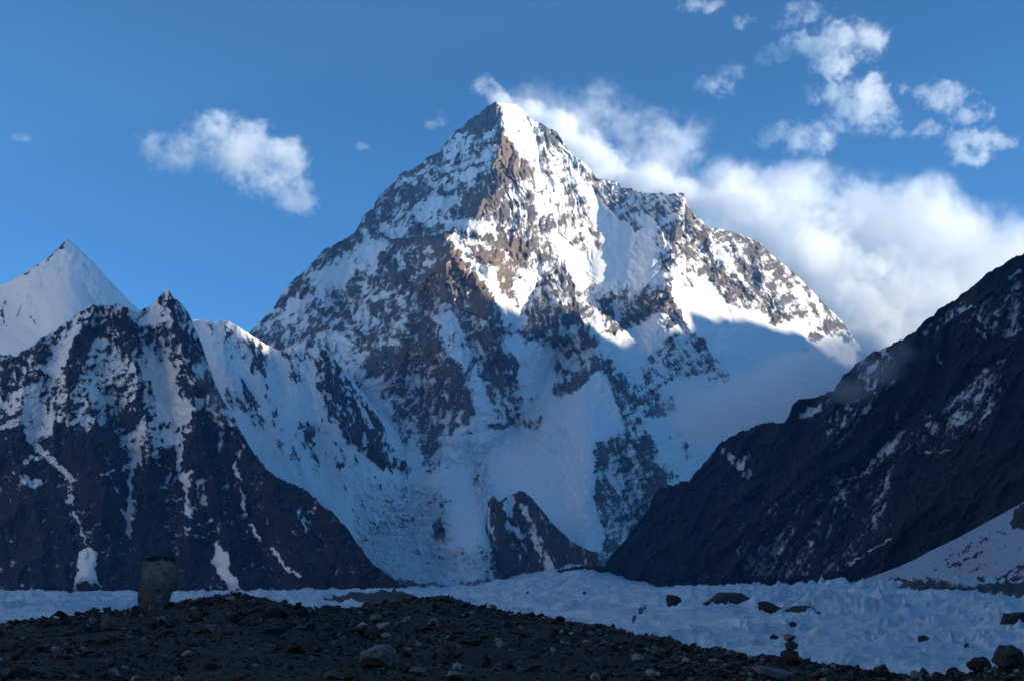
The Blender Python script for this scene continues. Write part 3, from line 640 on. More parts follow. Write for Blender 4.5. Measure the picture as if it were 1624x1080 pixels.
crag_sil = [(-70, 590), (-20, 570), (0, 562), (22, 565), (41, 556), (63, 538), (89, 523), (111, 508), (126, 495), (140, 486), (150, 481), (154, 488), (159, 485), (172, 484), (189, 484), (200, 489), (222, 496), (237, 488), (248, 477), (255, 467),
    (261, 462), (265, 457), (269, 463), (275, 471), (285, 478), (293, 486), (299, 495), (304, 508), (312, 527), (322, 552), (331, 582), (345, 618), (362, 648), (374, 668), (393, 704), (410, 728), (428, 748), (450, 761), (485, 774), (513, 803),
    (530, 816), (542, 827), (553, 842), (564, 856), (578, 876), (591, 893), (615, 911), (640, 925), (655, 938)]
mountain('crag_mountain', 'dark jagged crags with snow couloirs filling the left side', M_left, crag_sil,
    [(-70, 946), (655, 946)], 1.4, 1.4, [(-70, 5500), (265, 5600), (320, 5400), (400, 4900), (655, 3900)], slope=53,
    ridge=[([(150, 482), (120, 540), (108, 600), (110, 680), (130, 780), (135, 900)], 190, 60, 70, 120), ([(265, 458), (280, 520), (300, 580), (305, 630), (320, 690), (345, 790), (370, 900)], 240, 70, 70, 150),
           ([(195, 490), (210, 560), (225, 640), (240, 720), (215, 800), (225, 900)], 170, 50, 50, 120), ([(60, 540), (40, 620), (25, 720), (60, 820), (70, 920)], 140, 60, 50, 100),
           ([(345, 620), (390, 720), (430, 800), (480, 900)], 120, 45, 50, 100), ([(428, 748), (470, 820), (520, 900)], 90, 40, 40, 60), ([(513, 803), (550, 880), (580, 930)], 60, 30, 30), ([(160, 690), (165, 780), (160, 870)], 100, 40, 40, 60), ([(300, 700), (310, 790), (300, 880)], 110, 35, 40),
           ([(250, 560), (262, 620), (280, 680), (283, 760), (300, 800)], -150, 40, 40, -90), ([(95, 560), (70, 640), (55, 700)], -80, 30, 30), ([(180, 640), (205, 720), (205, 840)], -90, 30, 30), ([(110, 740), (130, 830), (140, 880)], -70, 30, 30)],
    rock0=.6, paints=[([(-80, 690), (45, 680), (100, 700), (190, 690), (260, 700), (300, 690), (330, 660), (660, 800), (660, 960), (-80, 960)], .95),
        (G_([(0, 400), (380, 240), (520, 130), (660, 50), (700, 150), (560, 200), (430, 280), (330, 400), (300, 500), (300, 600), (100, 600), (0, 560)]), .74),
        (G_([(420, 260), (560, 180), (500, 330), (450, 480), (400, 530), (320, 530), (350, 410)]), .06),
        (G_([(600, 340), (800, 260), (820, 420), (960, 600), (1050, 700), (960, 800), (740, 780), (700, 920), (560, 920), (500, 750), (560, 560)]), .52),
        (G_([(590, 210), (720, 190), (720, 260), (620, 340), (560, 420), (480, 480), (460, 440), (510, 300)]), .97), (G_([(470, 470), (560, 450), (540, 600), (480, 680), (460, 600)]), .92),
        (G_([(800, 160), (870, 150), (960, 200), (950, 330), (890, 370), (820, 400), (790, 260)]), .92),
        (G_([(650, 390), (720, 420), (690, 470), (640, 450)]), .08), (G_([(580, 620), (680, 640), (720, 740), (620, 700)]), .08), (G_([(880, 370), (960, 500), (970, 610), (900, 520)]), .12),
        (G_([(870, 60), (950, 170), (1060, 80), (1110, 60), (1190, 180), (1100, 200), (960, 200)]), .15),
        (G_([(1120, 0), (1190, 20), (1310, 110), (1320, 250), (1410, 350), (1440, 430), (1340, 520), (1340, 640), (1260, 710), (1190, 640), (1220, 480), (1200, 330), (1180, 200)]), .78),
        (G_([(970, 240), (1090, 220), (1120, 320), (1200, 290), (1180, 400), (1080, 440), (1000, 350)]), .82),
        (G_([(980, 340), (1060, 390), (1070, 460), (1210, 440), (1190, 640), (1260, 710), (1360, 680), (1280, 830), (1230, 920), (1150, 850), (1060, 800), (1050, 600), (1010, 470)]), .02),
        (G_([(1340, 520), (1440, 430), (1480, 560), (1400, 700), (1340, 660)]), .9),
        (G_([(0, 590), (100, 650), (100, 830), (0, 900)]), .62),
        (G_([(110, 640), (260, 600), (270, 700), (370, 850), (370, 940), (250, 960), (200, 1010), (160, 880), (80, 730)]), .22),
        (G_([(0, 920), (150, 880), (200, 1010), (260, 960), (360, 1000), (380, 890), (520, 880), (560, 930), (720, 900), (720, 790), (960, 800), (960, 900), (830, 1000), (860, 1080), (0, 1080)]), .95),
        (G_([(850, 970), (960, 930), (960, 840), (1100, 830), (1180, 930), (1200, 1000), (1100, 1080), (880, 1080)]), .38),
        (G_([(1210, 920), (1225, 1080)]), .12, 9), (G_([(1290, 860), (1400, 700), (1440, 820), (1555, 830), (1555, 1080), (1250, 1080), (1250, 960)]), .94),
        (G_([(1480, 830), (1530, 800), (1555, 1000), (1500, 1060)]), .6),
        # couloirs and snow patches low down
        (L_([(160, 0), (230, 0), (230, 60), (180, 100)]), .1)] +
        [(L_(p), max(v, .24), w * 1.25 / 3.857, 3.5) for p, v, w in [
            ([(225, 110), (300, 170), (360, 230), (430, 300)], .1, 26), ([(150, 200), (240, 170)], .3, 26), ([(80, 250), (150, 300)], .25, 12), ([(150, 300), (190, 335), (230, 330)], .15, 40), ([(430, 370), (430, 440)], .1, 26),
            ([(450, 500), (485, 570), (520, 690)], .25, 9), ([(800, 220), (795, 400)], .15, 18), ([(740, 480), (785, 560)], .1, 18), ([(830, 440), (795, 540)], .1, 24), ([(800, 400), (790, 540), (785, 600), (795, 660)], .05, 24),
            ([(620, 280), (780, 230)], .35, 14), ([(1080, 0), (1095, 120), (1095, 240)], .08, 26), ([(1130, 605), (1290, 600)], .25, 16), ([(1140, 640), (1260, 660)], .25, 18), ([(1250, 600), (1290, 560)], .3, 12),
            ([(1480, 40), (1470, 140), (1435, 230), (1480, 330), (1490, 450), (1500, 530)], .12, 13), ([(1370, 360), (1440, 320)], .4, 12), ([(680, 300), (720, 400)], .35, 12)]] +
        [(L_([(770, 60), (860, 20), (1020, 80), (920, 180), (820, 220), (790, 130)]), .28), (L_([(1100, 270), (1180, 270), (1150, 400), (1190, 540), (1120, 530), (1140, 420)]), .03, None, 2),
         (L_([(1150, 270), (1260, 330), (1260, 460), (1180, 420)]), .58),
         (L_([(535, 715), (600, 755), (580, 860), (610, 955), (520, 925), (490, 930), (455, 985), (470, 880), (465, 820), (500, 750)]), -.1, None, 2),
         (L_([(1325, 695), (1400, 780), (1410, 860), (1480, 985), (1420, 990), (1320, 870), (1300, 800)]), -.1, None, 2),
         (crop(0, 640, 2.4547, [(1060, 565), (1085, 605), (1120, 640), (1165, 672)]), -.1, 5, 2), (crop(0, 640, 2.4547, [(965, 470), (1010, 520)]), -.1, 4, 2), (crop(0, 640, 2.4547, [(1160, 410), (1190, 500)]), .3, 4, 2)],
    jag=(4.6, 13., 1), ribs=(40., 1.7, 4.), fan=(205, 180, 330), streak=((24., 2.4, .65), (-24., 2.2, .35)), noise_w=.8, conv_w=.5, seed=61, detail=1.0,
    warm=[(G_([(460, 200), (720, 190), (560, 700), (460, 660)]), .5), (G_([(800, 150), (880, 150), (960, 350), (820, 400)]), .4), (L_([(540, 150), (700, 250), (750, 600), (640, 560)]), .5), (L_([(0, 400), (300, 450), (320, 900), (0, 900)]), .3), (L_([(1000, 100), (1090, 100), (1110, 560), (1030, 560)]), .3)],
    bottom_drop=60)

# ------------------------------------------------------------------ right side
W_ = lambda p: crop(900, 380, 1.862, p)
X_ = lambda p: crop(1240, 380, 3.177, p)
Z_ = lambda p: crop(1020, 720, 2.689, p)
dark_sil = [(870, 912), (900, 898), (925, 897), (948, 899), (960, 893), (981, 866), (1007, 836), (1029, 804), (1036, 786), (1045, 775), (1070, 766), (1093, 762), (1099, 751), (1115, 735), (1126, 724), (1140, 704), (1158, 691), (1180, 682), (1201, 675), (1225, 671),
    (1244, 670), (1252, 655), (1256, 643), (1262, 636), (1276, 632), (1298, 628), (1324, 616), (1336, 598), (1346, 589), (1365, 572), (1383, 560), (1416, 545), (1453, 525), (1470, 506), (1485, 495), (1512, 478), (1534, 461), (1550, 450), (1562, 436), (1571, 430),
    (1598, 416), (1610, 407), (1624, 401), (1660, 380)]
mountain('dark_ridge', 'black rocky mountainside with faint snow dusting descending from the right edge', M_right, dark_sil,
    [(870, 940), (1660, 946)], 1.4, 1.4, [(870, 4200), (940, 4300), (965, 4900), (1244, 4400), (1453, 3900), (1720, 3400)], slope=47,
    ridge=[([(1453, 525), (1430, 580), (1360, 640), (1300, 720), (1230, 790), (1190, 860), (1150, 930)], 170, 60, 70, 130), ([(1560, 440), (1540, 520), (1470, 600), (1380, 700), (1290, 780)], 120, 60, 60, 80), ([(1256, 643), (1240, 700), (1200, 760), (1130, 840), (1060, 920)], 140, 50, 60, 100),
           ([(1099, 752), (1080, 800), (1040, 860), (1000, 920)], 80, 30, 40, 50), ([(1158, 692), (1150, 740), (1110, 810), (1060, 880)], 90, 35, 45, 60), ([(1340, 600), (1310, 660), (1270, 740)], 90, 35, 40, 50), ([(1480, 800), (1400, 860), (1340, 920)], 100, 60, 60),
           ([(1500, 560), (1420, 680), (1340, 760)], -90, 40, 40), ([(1300, 640), (1250, 720), (1200, 800)], -70, 30, 30), ([(1230, 800), (1290, 850), (1300, 920)], 60, 40, 60)],
    rock0=.975, paints=[([(1160, 835), (1300, 745), (1420, 720), (1410, 830), (1330, 912), (1180, 916)], .9), (X_([(690, 460), (900, 330), (1000, 300), (1200, 150), (1220, 300), (1000, 400), (850, 420), (720, 510)]), .87), (X_([(1000, 300), (1220, 300), (1220, 460), (1100, 520), (1000, 420)]), .8), (X_([(890, 360), (980, 330)]), .15, 5, 3), (X_([(1150, 190), (1200, 160)]), .1, 6, 3),
        (X_([(330, 640), (480, 560), (640, 520), (560, 640), (480, 760), (380, 760)]), .86), (X_([(250, 870), (400, 800), (430, 840), (330, 1000), (230, 1060), (240, 930)]), .85), (X_([(480, 780), (420, 860), (330, 980), (250, 1060)]), .5, 4),
        (X_([(100, 890), (250, 810)]), .5, 8), (X_([(620, 830), (560, 930)]), .5, 4), (X_([(780, 570), (800, 620)]), .4, 3), (X_([(990, 450), (1020, 500)]), .4, 3), (X_([(530, 740), (570, 710)]), .3, 4),
        (X_([(1135, 590), (1090, 760), (1010, 950), (850, 1010), (650, 1080), (450, 1080), (620, 960), (800, 840), (1000, 680)]), .76),
        (W_([(890, 690), (780, 722)]), .35, 3, 2), (W_([(1130, 620), (1040, 628)]), .5, 3), (Z_([(880, 468), (1060, 360)]), -.1, 2.6, 1.6), (Z_([(420, 60), (450, 0)]), .4, 6), (W_([(460, 620), (530, 690)]), .55, 10)],
    jag=(4.4, 14., 1), ribs=(46., 1.9, 38.), streak=((52., 4.2, .75), (-40., 2., .3)), noise_w=.7, conv_w=.5, seed=81,
    warm=[(Z_([(1250, 0), (1624, 0), (1624, 250), (1100, 470), (900, 400), (1200, 200)]), .6), (Z_([(480, 280), (580, 270), (560, 340)]), .6)], bottom_drop=60)

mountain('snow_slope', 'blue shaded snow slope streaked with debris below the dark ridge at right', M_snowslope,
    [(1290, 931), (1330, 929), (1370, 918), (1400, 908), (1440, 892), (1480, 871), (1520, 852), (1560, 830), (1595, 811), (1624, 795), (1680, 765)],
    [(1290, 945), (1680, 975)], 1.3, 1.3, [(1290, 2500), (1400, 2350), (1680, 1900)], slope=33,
    ridge=[([(1560, 832), (1500, 880), (1420, 920)], 25, 40, 40)], rock0=.055,
    paints=[([(1596, 826), (1605, 808), (1630, 790), (1640, 840), (1610, 838)], .98, None, 3), (Z_([(1380, 560), (1480, 510), (1624, 470), (1624, 600), (1400, 600)]), .55), (Z_([(1624, 480), (1450, 560)]), .9, 8), (Z_([(1200, 520), (1500, 320)]), .42, 4), (Z_([(1330, 430), (1560, 310)]), .42, 3), (Z_([(1300, 480), (1560, 380)]), .40, 5), (Z_([(1250, 560), (1620, 400)]), .4, 6)],
    jag=(.8, 16., 1), ribs=(30., .5, 55.), streak=((33., 6., .9),), seed=95, detail=.6, bottom_drop=30)
# ------------------------------------------------------------------ valley floor, glacier
m_ground, g_nt, g_bs = new_mat('valley rubble')
g_bs.inputs['Base Color'].default_value = (.05, .047, .045, 1); g_bs.inputs['Roughness'].default_value = .95
def sheet(name, x0, x1, y0, y1, z, mat):
    me = bpy.data.meshes.new(name)
    me.from_pydata([(x0, y0, z), (x1, y0, z), (x1, y1, z), (x0, y1, z)], [], [(0, 1, 2, 3)])
    me.materials.append(mat)
    o = bpy.data.objects.new(name, me); col.objects.link(o); return o
tag(sheet('ground', -14400, 15000, -9000, 12600, -120, m_ground), kind='structure')

def massif(name, label, mat, ridge_pts, half, seed, n=220, rock0=.3, rough=1.0, jag=0.0):
    """an unseen range put in for the light: crest polyline (x, y, z), both flanks"""
    P = np.array(ridge_pts, float)
    s = np.linspace(0, 1, n); k = np.concatenate([[0], np.cumsum(np.hypot(np.diff(P[:, 0]), np.diff(P[:, 1])))]); k = k / k[-1]
    crest = np.stack([np.interp(s, k, P[:, i]) for i in range(3)], 1)
    crest[:, 2] += jag * fbm(s * 26, s * 0 + seed, 5, seed + 30, .62)
    d = np.gradient(crest[:, :2], axis=0); d /= np.linalg.norm(d, axis=1)[:, None]
    nrm = np.stack([d[:, 1], -d[:, 0]], 1)
    m = 81; t = np.linspace(-1, 1, m)
    T, S = np.meshgrid(t, s, indexing='ij')
    f = (1 - np.abs(T)) ** 1.25
    X = crest[None, :, 0] + nrm[None, :, 0] * T * half; Yy = crest[None, :, 1] + nrm[None, :, 1] * T * half
    z = crest[None, :, 2] * f + f * rough * 420 * (ridged(X / 1500, Yy / 1500, 5, seed) - .45) + rough * 160 * fbm(X / 500, Yy / 500, 4, seed + 4) * np.sqrt(np.abs(f))
    z = z - 140 * (1 - f)
    V = np.stack([X, Yy, z], -1)
    rock = np.clip(rock0 + .5 * fbm(X / 300, Yy / 300, 4, seed + 8), 0, 1)
    o = grid_mesh(name, V, mat, {'rock': rock, 'tint': np.zeros_like(rock)})
    return tag(o, label, 'mountain', kind='structure')
massif('shadow_range', 'unseen range beyond the right edge, crest shaped to shade the valley', M_snowpeak, [(9500, -6500, 2600), (10200, -2000, 2900), (11000, 2000, 3900), (11000, 4600, 5150), (11000, 5400, 5250), (11000, 5480, 4000), (11000, 6300, 4050), (11000, 6460, 3900), (11000, 7400, 3950), (11000, 8200, 3620), (11300, 9800, 3600), (11600, 12000, 3500)], 3200, 5, rough=.3, n=520, jag=170.0)  # out of view; crest heights shaped to cast the shadow line on the peaks
massif('dimming_range', 'unseen snowy range added behind the camera to dim the foreground', M_snowpeak, [(-5200, 1200, 1700), (-3500, -1800, 1900), (0, -2600, 2000), (3200, -1900, 1900), (4800, 600, 1900)], 1500, 6)  # out of view; added to cut the sky light on the foreground
massif('bounce_range', 'unseen snowy range added beyond the left edge to bounce sunlight', M_snowpeak, [(-6200, 8200, 2300), (-5600, 5500, 2900), (-5400, 3000, 3000), (-5200, 500, 2900), (-5600, -2500, 2600)], 2400, 9)  # out of view; added to reflect sunlight into the shaded valley
# ------------------------------------------------------------------ glacier
def ice_material():
    m, nt, bs = new_mat('glacier ice')
    L = nt.links.new
    geo = N(nt, 'ShaderNodeNewGeometry'); att = N(nt, 'ShaderNodeAttribute', attribute_name='rock')
    n1 = N(nt, 'ShaderNodeTexNoise', i_Scale=.12, i_Detail=6.0, i_Roughness=.65)
    n2 = N(nt, 'ShaderNodeTexNoise', i_Scale=.9, i_Detail=5.0, i_Roughness=.7)
    n0 = N(nt, 'ShaderNodeTexNoise', i_Scale=.012, i_Detail=5.0, i_Roughness=.6)
    for n in (n0, n1, n2): L(geo.outputs['Position'], n.inputs['Vector'])
    c1 = ramp(nt, n1.outputs['Fac'], [(.3, (.40, .46, .53)), (.5, (.58, .62, .66)), (.7, (.72, .74, .76))])
    c0 = ramp(nt, n0.outputs['Fac'], [(.35, (.72, .78, .84)), (.6, (1, 1, 1))])
    mm = N(nt, 'ShaderNodeMix', data_type='RGBA', blend_type='MULTIPLY'); mm.inputs['Factor'].default_value = 1
    L(c1, mm.inputs['A']); L(c0, mm.inputs['B'])
    e1 = N(nt, 'ShaderNodeMath', operation='MULTIPLY_ADD'); e1.inputs[1].default_value = .7; e1.inputs[2].default_value = -.35
    L(n2.outputs['Fac'], e1.inputs[0])
    e2 = N(nt, 'ShaderNodeMath', operation='ADD'); L(e1.outputs[0], e2.inputs[0]); L(att.outputs['Fac'], e2.inputs[1])
    mr = N(nt, 'ShaderNodeMapRange', interpolation_type='SMOOTHSTEP'); mr.inputs['From Min'].default_value = .42; mr.inputs['From Max'].default_value = .6
    L(e2.outputs[0], mr.inputs['Value'])
    rk = ramp(nt, n2.outputs['Fac'], [(.3, (.018, .018, .02)), (.7, (.05, .047, .045))])
    L(mixc(nt, mr.outputs[0], mm.outputs['Result'], rk), bs.inputs['Base Color'])
    bs.inputs['Roughness'].default_value = .7; bs.inputs['Specular IOR Level'].default_value = .25
    bp = N(nt, 'ShaderNodeBump', i_Strength=.8, i_Distance=.5); L(n2.outputs['Fac'], bp.inputs['Height'])
    bp2 = N(nt, 'ShaderNodeBump', i_Strength=.7, i_Distance=2.5); L(n1.outputs['Fac'], bp2.inputs['Height']); L(bp.outputs['Normal'], bp2.inputs['Normal'])
    L(bp2.outputs['Normal'], bs.inputs['Normal'])
    return m
M_ice = ice_material()
LATK = .972                       # lateral factor of the tilted camera near the horizon rows
def row_of(E): return 540.0 - FPX * np.tan(np.arctan(E) - PITCH)
YK = np.log([40, 60, 120, 250, 500, 1000, 1600, 2500, 4500, 6200])
PK = [-200, 300, 700, 800, 920, 1050, 1400, 1900]
ZK = np.array([[-12, -12, -11, -10, -9, -5.5, 0, 6, 13, 25],
               [-12, -12, -11, -10, -9, -5.5, 0, 6, 16, 40],
               [-12, -12, -11, -10, -9, -6.5, -1, 7, 36, 90],
               [-12, -12, -11, -10, -9, -6.5, -1, 7, 60, 130],
               [-12, -12, -11, -10, -9, -5.5, 1, 9, 112, 200],
               [-12, -12, -11, -10.5, -9, -3.5, 6, 16, 33, 80],
               [-12, -12, -10.5, -10, -7.5, 1, 16, 17, 20, 40],
               [-12, -12, -10.5, -9.5, -6, 4, 20, 22, 25, 40]], float)
def ice_z(px, Y):
    ly = np.log(Y)
    cols = np.stack([np.interp(ly, YK, ZK[i]) for i in range(len(PK))], -1)
    k = np.clip(np.searchsorted(PK, px) - 1, 0, len(PK) - 2)
    pk = np.array(PK, float)
    f = np.clip((px - pk[k]) / (pk[k + 1] - pk[k]), 0, 1)
    a = np.take_along_axis(cols, k[..., None], -1)[..., 0]; b = np.take_along_axis(cols, k[..., None] + 1, -1)[..., 0]
    return a + f * (b - a)
gx = np.arange(-60, 1690, 2.6)
gy = np.exp(np.linspace(np.log(46), np.log(6100), 330))
GPX, GY = np.meshgrid(gx, gy)
GX = (GPX - 812) / FPX * GY * LATK
GZ = ice_z(GPX, GY)
GPY = row_of(GZ / GY)
amp = np.interp(GY, [46, 150, 500, 1500, 6000], [.9, 1.6, 4.0, 11.0, 13.0])
wl = np.interp(GY, [46, 150, 500, 1500, 6000], [9, 12, 22, 50, 90])
u_ = GX + 6 * fbm(GX / 25, GY / 25, 3, 7)
big = fbm(u_ / 90, GY / 70, 4, 201)
ser = 0
for w0 in (8., 20., 50.):
    wt = np.exp(-(np.log(wl / w0)) ** 2 / .55)
    ser = ser + wt * (ridged(u_ / w0, GY / (w0 * .8), 4, 210 + int(w0), .62) ** 1.4 - .25)
right_m = sstep(960, 1250, GPX)
ser = ser * (.5 + .5 * right_m) * (.45 + .95 * sstep(-.5, .6, fbm(GX / 160, GY / 130, 3, 260)))
GZ2 = GZ + amp * (1.3 * ser + 1.0 * big * np.clip(GY / 250, .3, 1.4))
d_rock = paint(np.full(GPX.shape, .02), GPX, GPY, [
    ([(1405, 934), (1470, 930), (1560, 932), (1640, 934), (1640, 950), (1540, 944), (1460, 941)], .8, None, 2),
    ([(500, 957), (540, 948), (600, 947), (660, 952), (640, 962), (540, 966)], .9, None, 2), ([(520, 947), (560, 955), (600, 962)], .8, 3, 1.5),
    ([(600, 944), (660, 937), (690, 941)], .4, 1.5, 1), ([(1240, 968), (1270, 972), (1305, 979)], .8, 3.0, 1.5), ([(1250, 966), (1285, 968)], .75, 3.5, 1.5),
    ([(1005, 984), (1013, 976), (1024, 968)], .75, 4.5, 2), ([(1525, 1028), (1545, 1034)], .7, 2, 1), ([(1340, 928), (1400, 936)], .5, 3, 2), ([(700, 945), (760, 944)], .3, 2, 1)], 3)
d_rock = d_rock + .18 * fbm(GX / 30, GY / 12, 4, 240) * (d_rock > .1) + .30 * sstep(.1, .9, fbm(GX / 40 + GY / 90, GY / 14, 5, 250, .6)) * (GY < 2600)
glacier = grid_mesh('glacier', np.stack([GX, GY, GZ2], -1), M_ice, {'rock': d_rock}, flip=True)
tag(glacier, 'pale blue glacier of low broken ice across the valley floor', 'glacier', kind='structure')
def on_ice(px, py):               # where a sight line meets the glacier
    j = int(np.clip(np.searchsorted(gx, px), 0, len(gx) - 1))
    rowpy = row_of(GZ[:, j] / GY[:, j])
    k = int(np.argmax(rowpy <= py))
    return float(GX[k, j]), float(GY[k, j]), float(GZ2[max(k - 7, 0):k + 3, max(j - 4, 0):j + 5].max())

# ------------------------------------------------------------------ moraine in front
def gravel_material(name, tones, scale=1.0, rough=.95, spec=.25):
    m, nt, bs = new_mat(name)
    L = nt.links.new
    tc = N(nt, 'ShaderNodeNewGeometry'); oi = N(nt, 'ShaderNodeObjectInfo')
    n1 = N(nt, 'ShaderNodeTexNoise', i_Scale=2.2 * scale, i_Detail=7.0, i_Roughness=.7); n2 = N(nt, 'ShaderNodeTexNoise', i_Scale=14 * scale, i_Detail=5.0, i_Roughness=.7)
    L(tc.outputs['Position'], n1.inputs['Vector']); L(tc.outputs['Position'], n2.inputs['Vector'])
    a = N(nt, 'ShaderNodeMath', operation='MULTIPLY_ADD'); a.inputs[1].default_value = .5; L(n1.outputs['Fac'], a.inputs[0])
    b = N(nt, 'ShaderNodeMath', operation='MULTIPLY'); b.inputs[1].default_value = .5; L(n2.outputs['Fac'], b.inputs[0]); L(b.outputs[0], a.inputs[2])
    c = ramp(nt, a.outputs[0], [(.36, tones[0]), (.5, tones[1]), (.64, tones[2])])
    hs = N(nt, 'ShaderNodeHueSaturation'); v = N(nt, 'ShaderNodeMapRange'); v.inputs['To Min'].default_value = .6; v.inputs['To Max'].default_value = 1.5
    L(oi.outputs['Random'], v.inputs['Value']); L(v.outputs[0], hs.inputs['Value']); L(c, hs.inputs['Color'])
    L(hs.outputs['Color'], bs.inputs['Base Color'])
    bs.inputs['Roughness'].default_value = rough; bs.inputs['Specular IOR Level'].default_value = spec
    bp = N(nt, 'ShaderNodeBump', i_Strength=.7, i_Distance=.03 / scale); L(a.outputs[0], bp.inputs['Height']); L(bp.outputs['Normal'], bs.inputs['Normal'])
    return m
M_mor = gravel_material('moraine grit', [(.006, .0055, .0055), (.013, .012, .011), (.030, .026, .023)], 1.6)
M_stone = [gravel_material('slate stone', [(.022, .022, .024), (.04, .04, .042), (.065, .063, .062)], 1.5),
           gravel_material('grey granite', [(.07, .07, .07), (.15, .148, .145), (.26, .255, .25)], 1.5),
           gravel_material('brown gneiss', [(.028, .021, .017), (.05, .038, .03), (.08, .063, .05)], 1.5),
           gravel_material('rust stone', [(.05, .022, .015), (.085, .04, .028), (.11, .06, .045)], 1.5),
           gravel_material('black shale', [(.007, .007, .008), (.014, .014, .015), (.026, .025, .025)], 1.5),
           gravel_material('pale granite', [(.14, .14, .14), (.24, .24, .235), (.36, .355, .34)], 1.5)]
M_bould = gravel_material('lichened granite', [(.035, .033, .03), (.13, .122, .105), (.30, .28, .24)], .9)

crest = np.array([(-60, 1000, 48), (0, 988, 50), (60, 976, 52), (140, 967, 55), (200, 963, 58), (245, 962, 60), (300, 956, 62), (350, 944, 63), (372, 939, 63), (400, 944, 62), (440, 952, 62), (490, 960, 66), (540, 965, 75),
    (600, 959, 95), (640, 953, 105), (690, 946, 110), (740, 954, 105), (790, 967, 95), (850, 977, 85), (920, 987, 75), (980, 995, 66), (1040, 1009, 56), (1100, 1021, 48), (1160, 1030, 43), (1220, 1039, 38), (1260, 1044, 36),
    (1330, 1055, 32), (1400, 1065, 30), (1470, 1068, 29), (1530, 1063, 28), (1570, 1054, 27), (1624, 1048, 26), (1700, 1042, 26)], float)
def mor_z(px, Y):
    py = np.interp(px, crest[:, 0], crest[:, 1]); Yc = np.interp(px, crest[:, 0], crest[:, 2])
    zc = elev(py) * Yc
    t = np.clip((Y - 16) / (Yc - 16), 0, 1)
    z = -1.72 + (zc + 1.72) * (t ** 1.15)
    over = np.clip(Y / Yc - 1, 0, 2)
    z = z - over * Yc * .16 - 14 * sstep(0.02, .55, over)
    x = (px - 812) / FPX * Y * LATK
    bump = .27 * fbm(x / 4.2, Y / 4.2, 5, 300) + .05 * fbm(x / .8, Y / .8, 3, 306)
    return z + bump * np.interp(Y, [8, 25, 60, 110], [.3, .55, 1.0, 1.5]) - .05
mx = np.arange(-60, 1700, 3.6)
ty = np.concatenate([np.linspace(0, 1, 190), np.linspace(1.006, 1.7, 26)])
MPX, MT = np.meshgrid(mx, ty)
MYc = np.interp(MPX, crest[:, 0], crest[:, 2])
MY = np.where(MT <= 1, np.exp(np.log(7.0) + MT * (np.log(MYc) - np.log(7.0))), MYc * MT)
MX = (MPX - 812) / FPX * MY * LATK
MZ = mor_z(MPX, MY)
moraine = grid_mesh('moraine', np.stack([MX, MY, MZ], -1), M_mor, {'rock': np.ones(MPX.shape)}, flip=True)
tag(moraine, 'dark gravel moraine in the foreground below the glacier', 'moraine', kind='structure')
def on_moraine(px, py):
    Yc = float(np.interp(px, crest[:, 0], crest[:, 2]))
    Ys = np.exp(np.linspace(np.log(9), np.log(Yc), 400)); z = mor_z(np.full(400, float(px)), Ys)
    row = np.array([540 - FPX * math.tan(math.atan(zz / yy) - PITCH) for zz, yy in zip(z, Ys)])
    k = int(np.argmax(row <= py)) if (row <= py).any() else 399
    return (px - 812) / FPX * Ys[k] * LATK, float(Ys[k]), float(z[k])

# ------------------------------------------------------------------ stones
def hull_mesh(name, seed, n=16, flat=.6, mat=None, sub=0, rough=.0, smooth=False):
    rs = random.Random(seed)
    bm = bmesh.new()
    for i in range(n):
        v = Vector((rs.gauss(0, 1), rs.gauss(0, 1), rs.gauss(0, 1))).normalized()
        v = Vector((v.x * rs.uniform(.75, 1.0), v.y * rs.uniform(.7, 1.0), v.z * flat * rs.uniform(.75, 1)))
        bm.verts.new(v * .5)
    r = bmesh.ops.convex_hull(bm, input=bm.verts[:])
    junk = [e for e in r['geom_interior'] if isinstance(e, bmesh.types.BMVert)]
    if junk: bmesh.ops.delete(bm, geom=junk, context='VERTS')
    for _ in range(sub):
        bmesh.ops.triangulate(bm, faces=bm.faces[:])
        bmesh.ops.subdivide_edges(bm, edges=bm.edges[:], cuts=1, use_grid_fill=True)
    if rough:
        co = np.array([v.co for v in bm.verts])
        d = fbm(co[:, 0] * 3 + seed, co[:, 1] * 3 + co[:, 2] * 2.3, 4, 400 + seed % 50) * rough + fbm(co[:, 0] * 9 + seed, co[:, 2] * 9 + co[:, 1] * 5, 3, 420) * rough * .4
        for v, k in zip(bm.verts, d): v.co += v.co.normalized() * float(k)
    bmesh.ops.recalc_face_normals(bm, faces=bm.faces[:])
    me = bpy.data.meshes.new(name); bm.to_mesh(me); bm.free()
    if mat: me.materials.append(mat)
    for p in me.polygons: p.use_smooth = smooth
    return me
def put(name, me, loc, size, rot=(0, 0, 0), parent=None):
    o = bpy.data.objects.new(name, me); col.objects.link(o)
    o.location = loc; o.rotation_euler = rot
    o.scale = size if isinstance(size, (tuple, list)) else (size,) * 3
    if parent: o.parent = parent
    return o

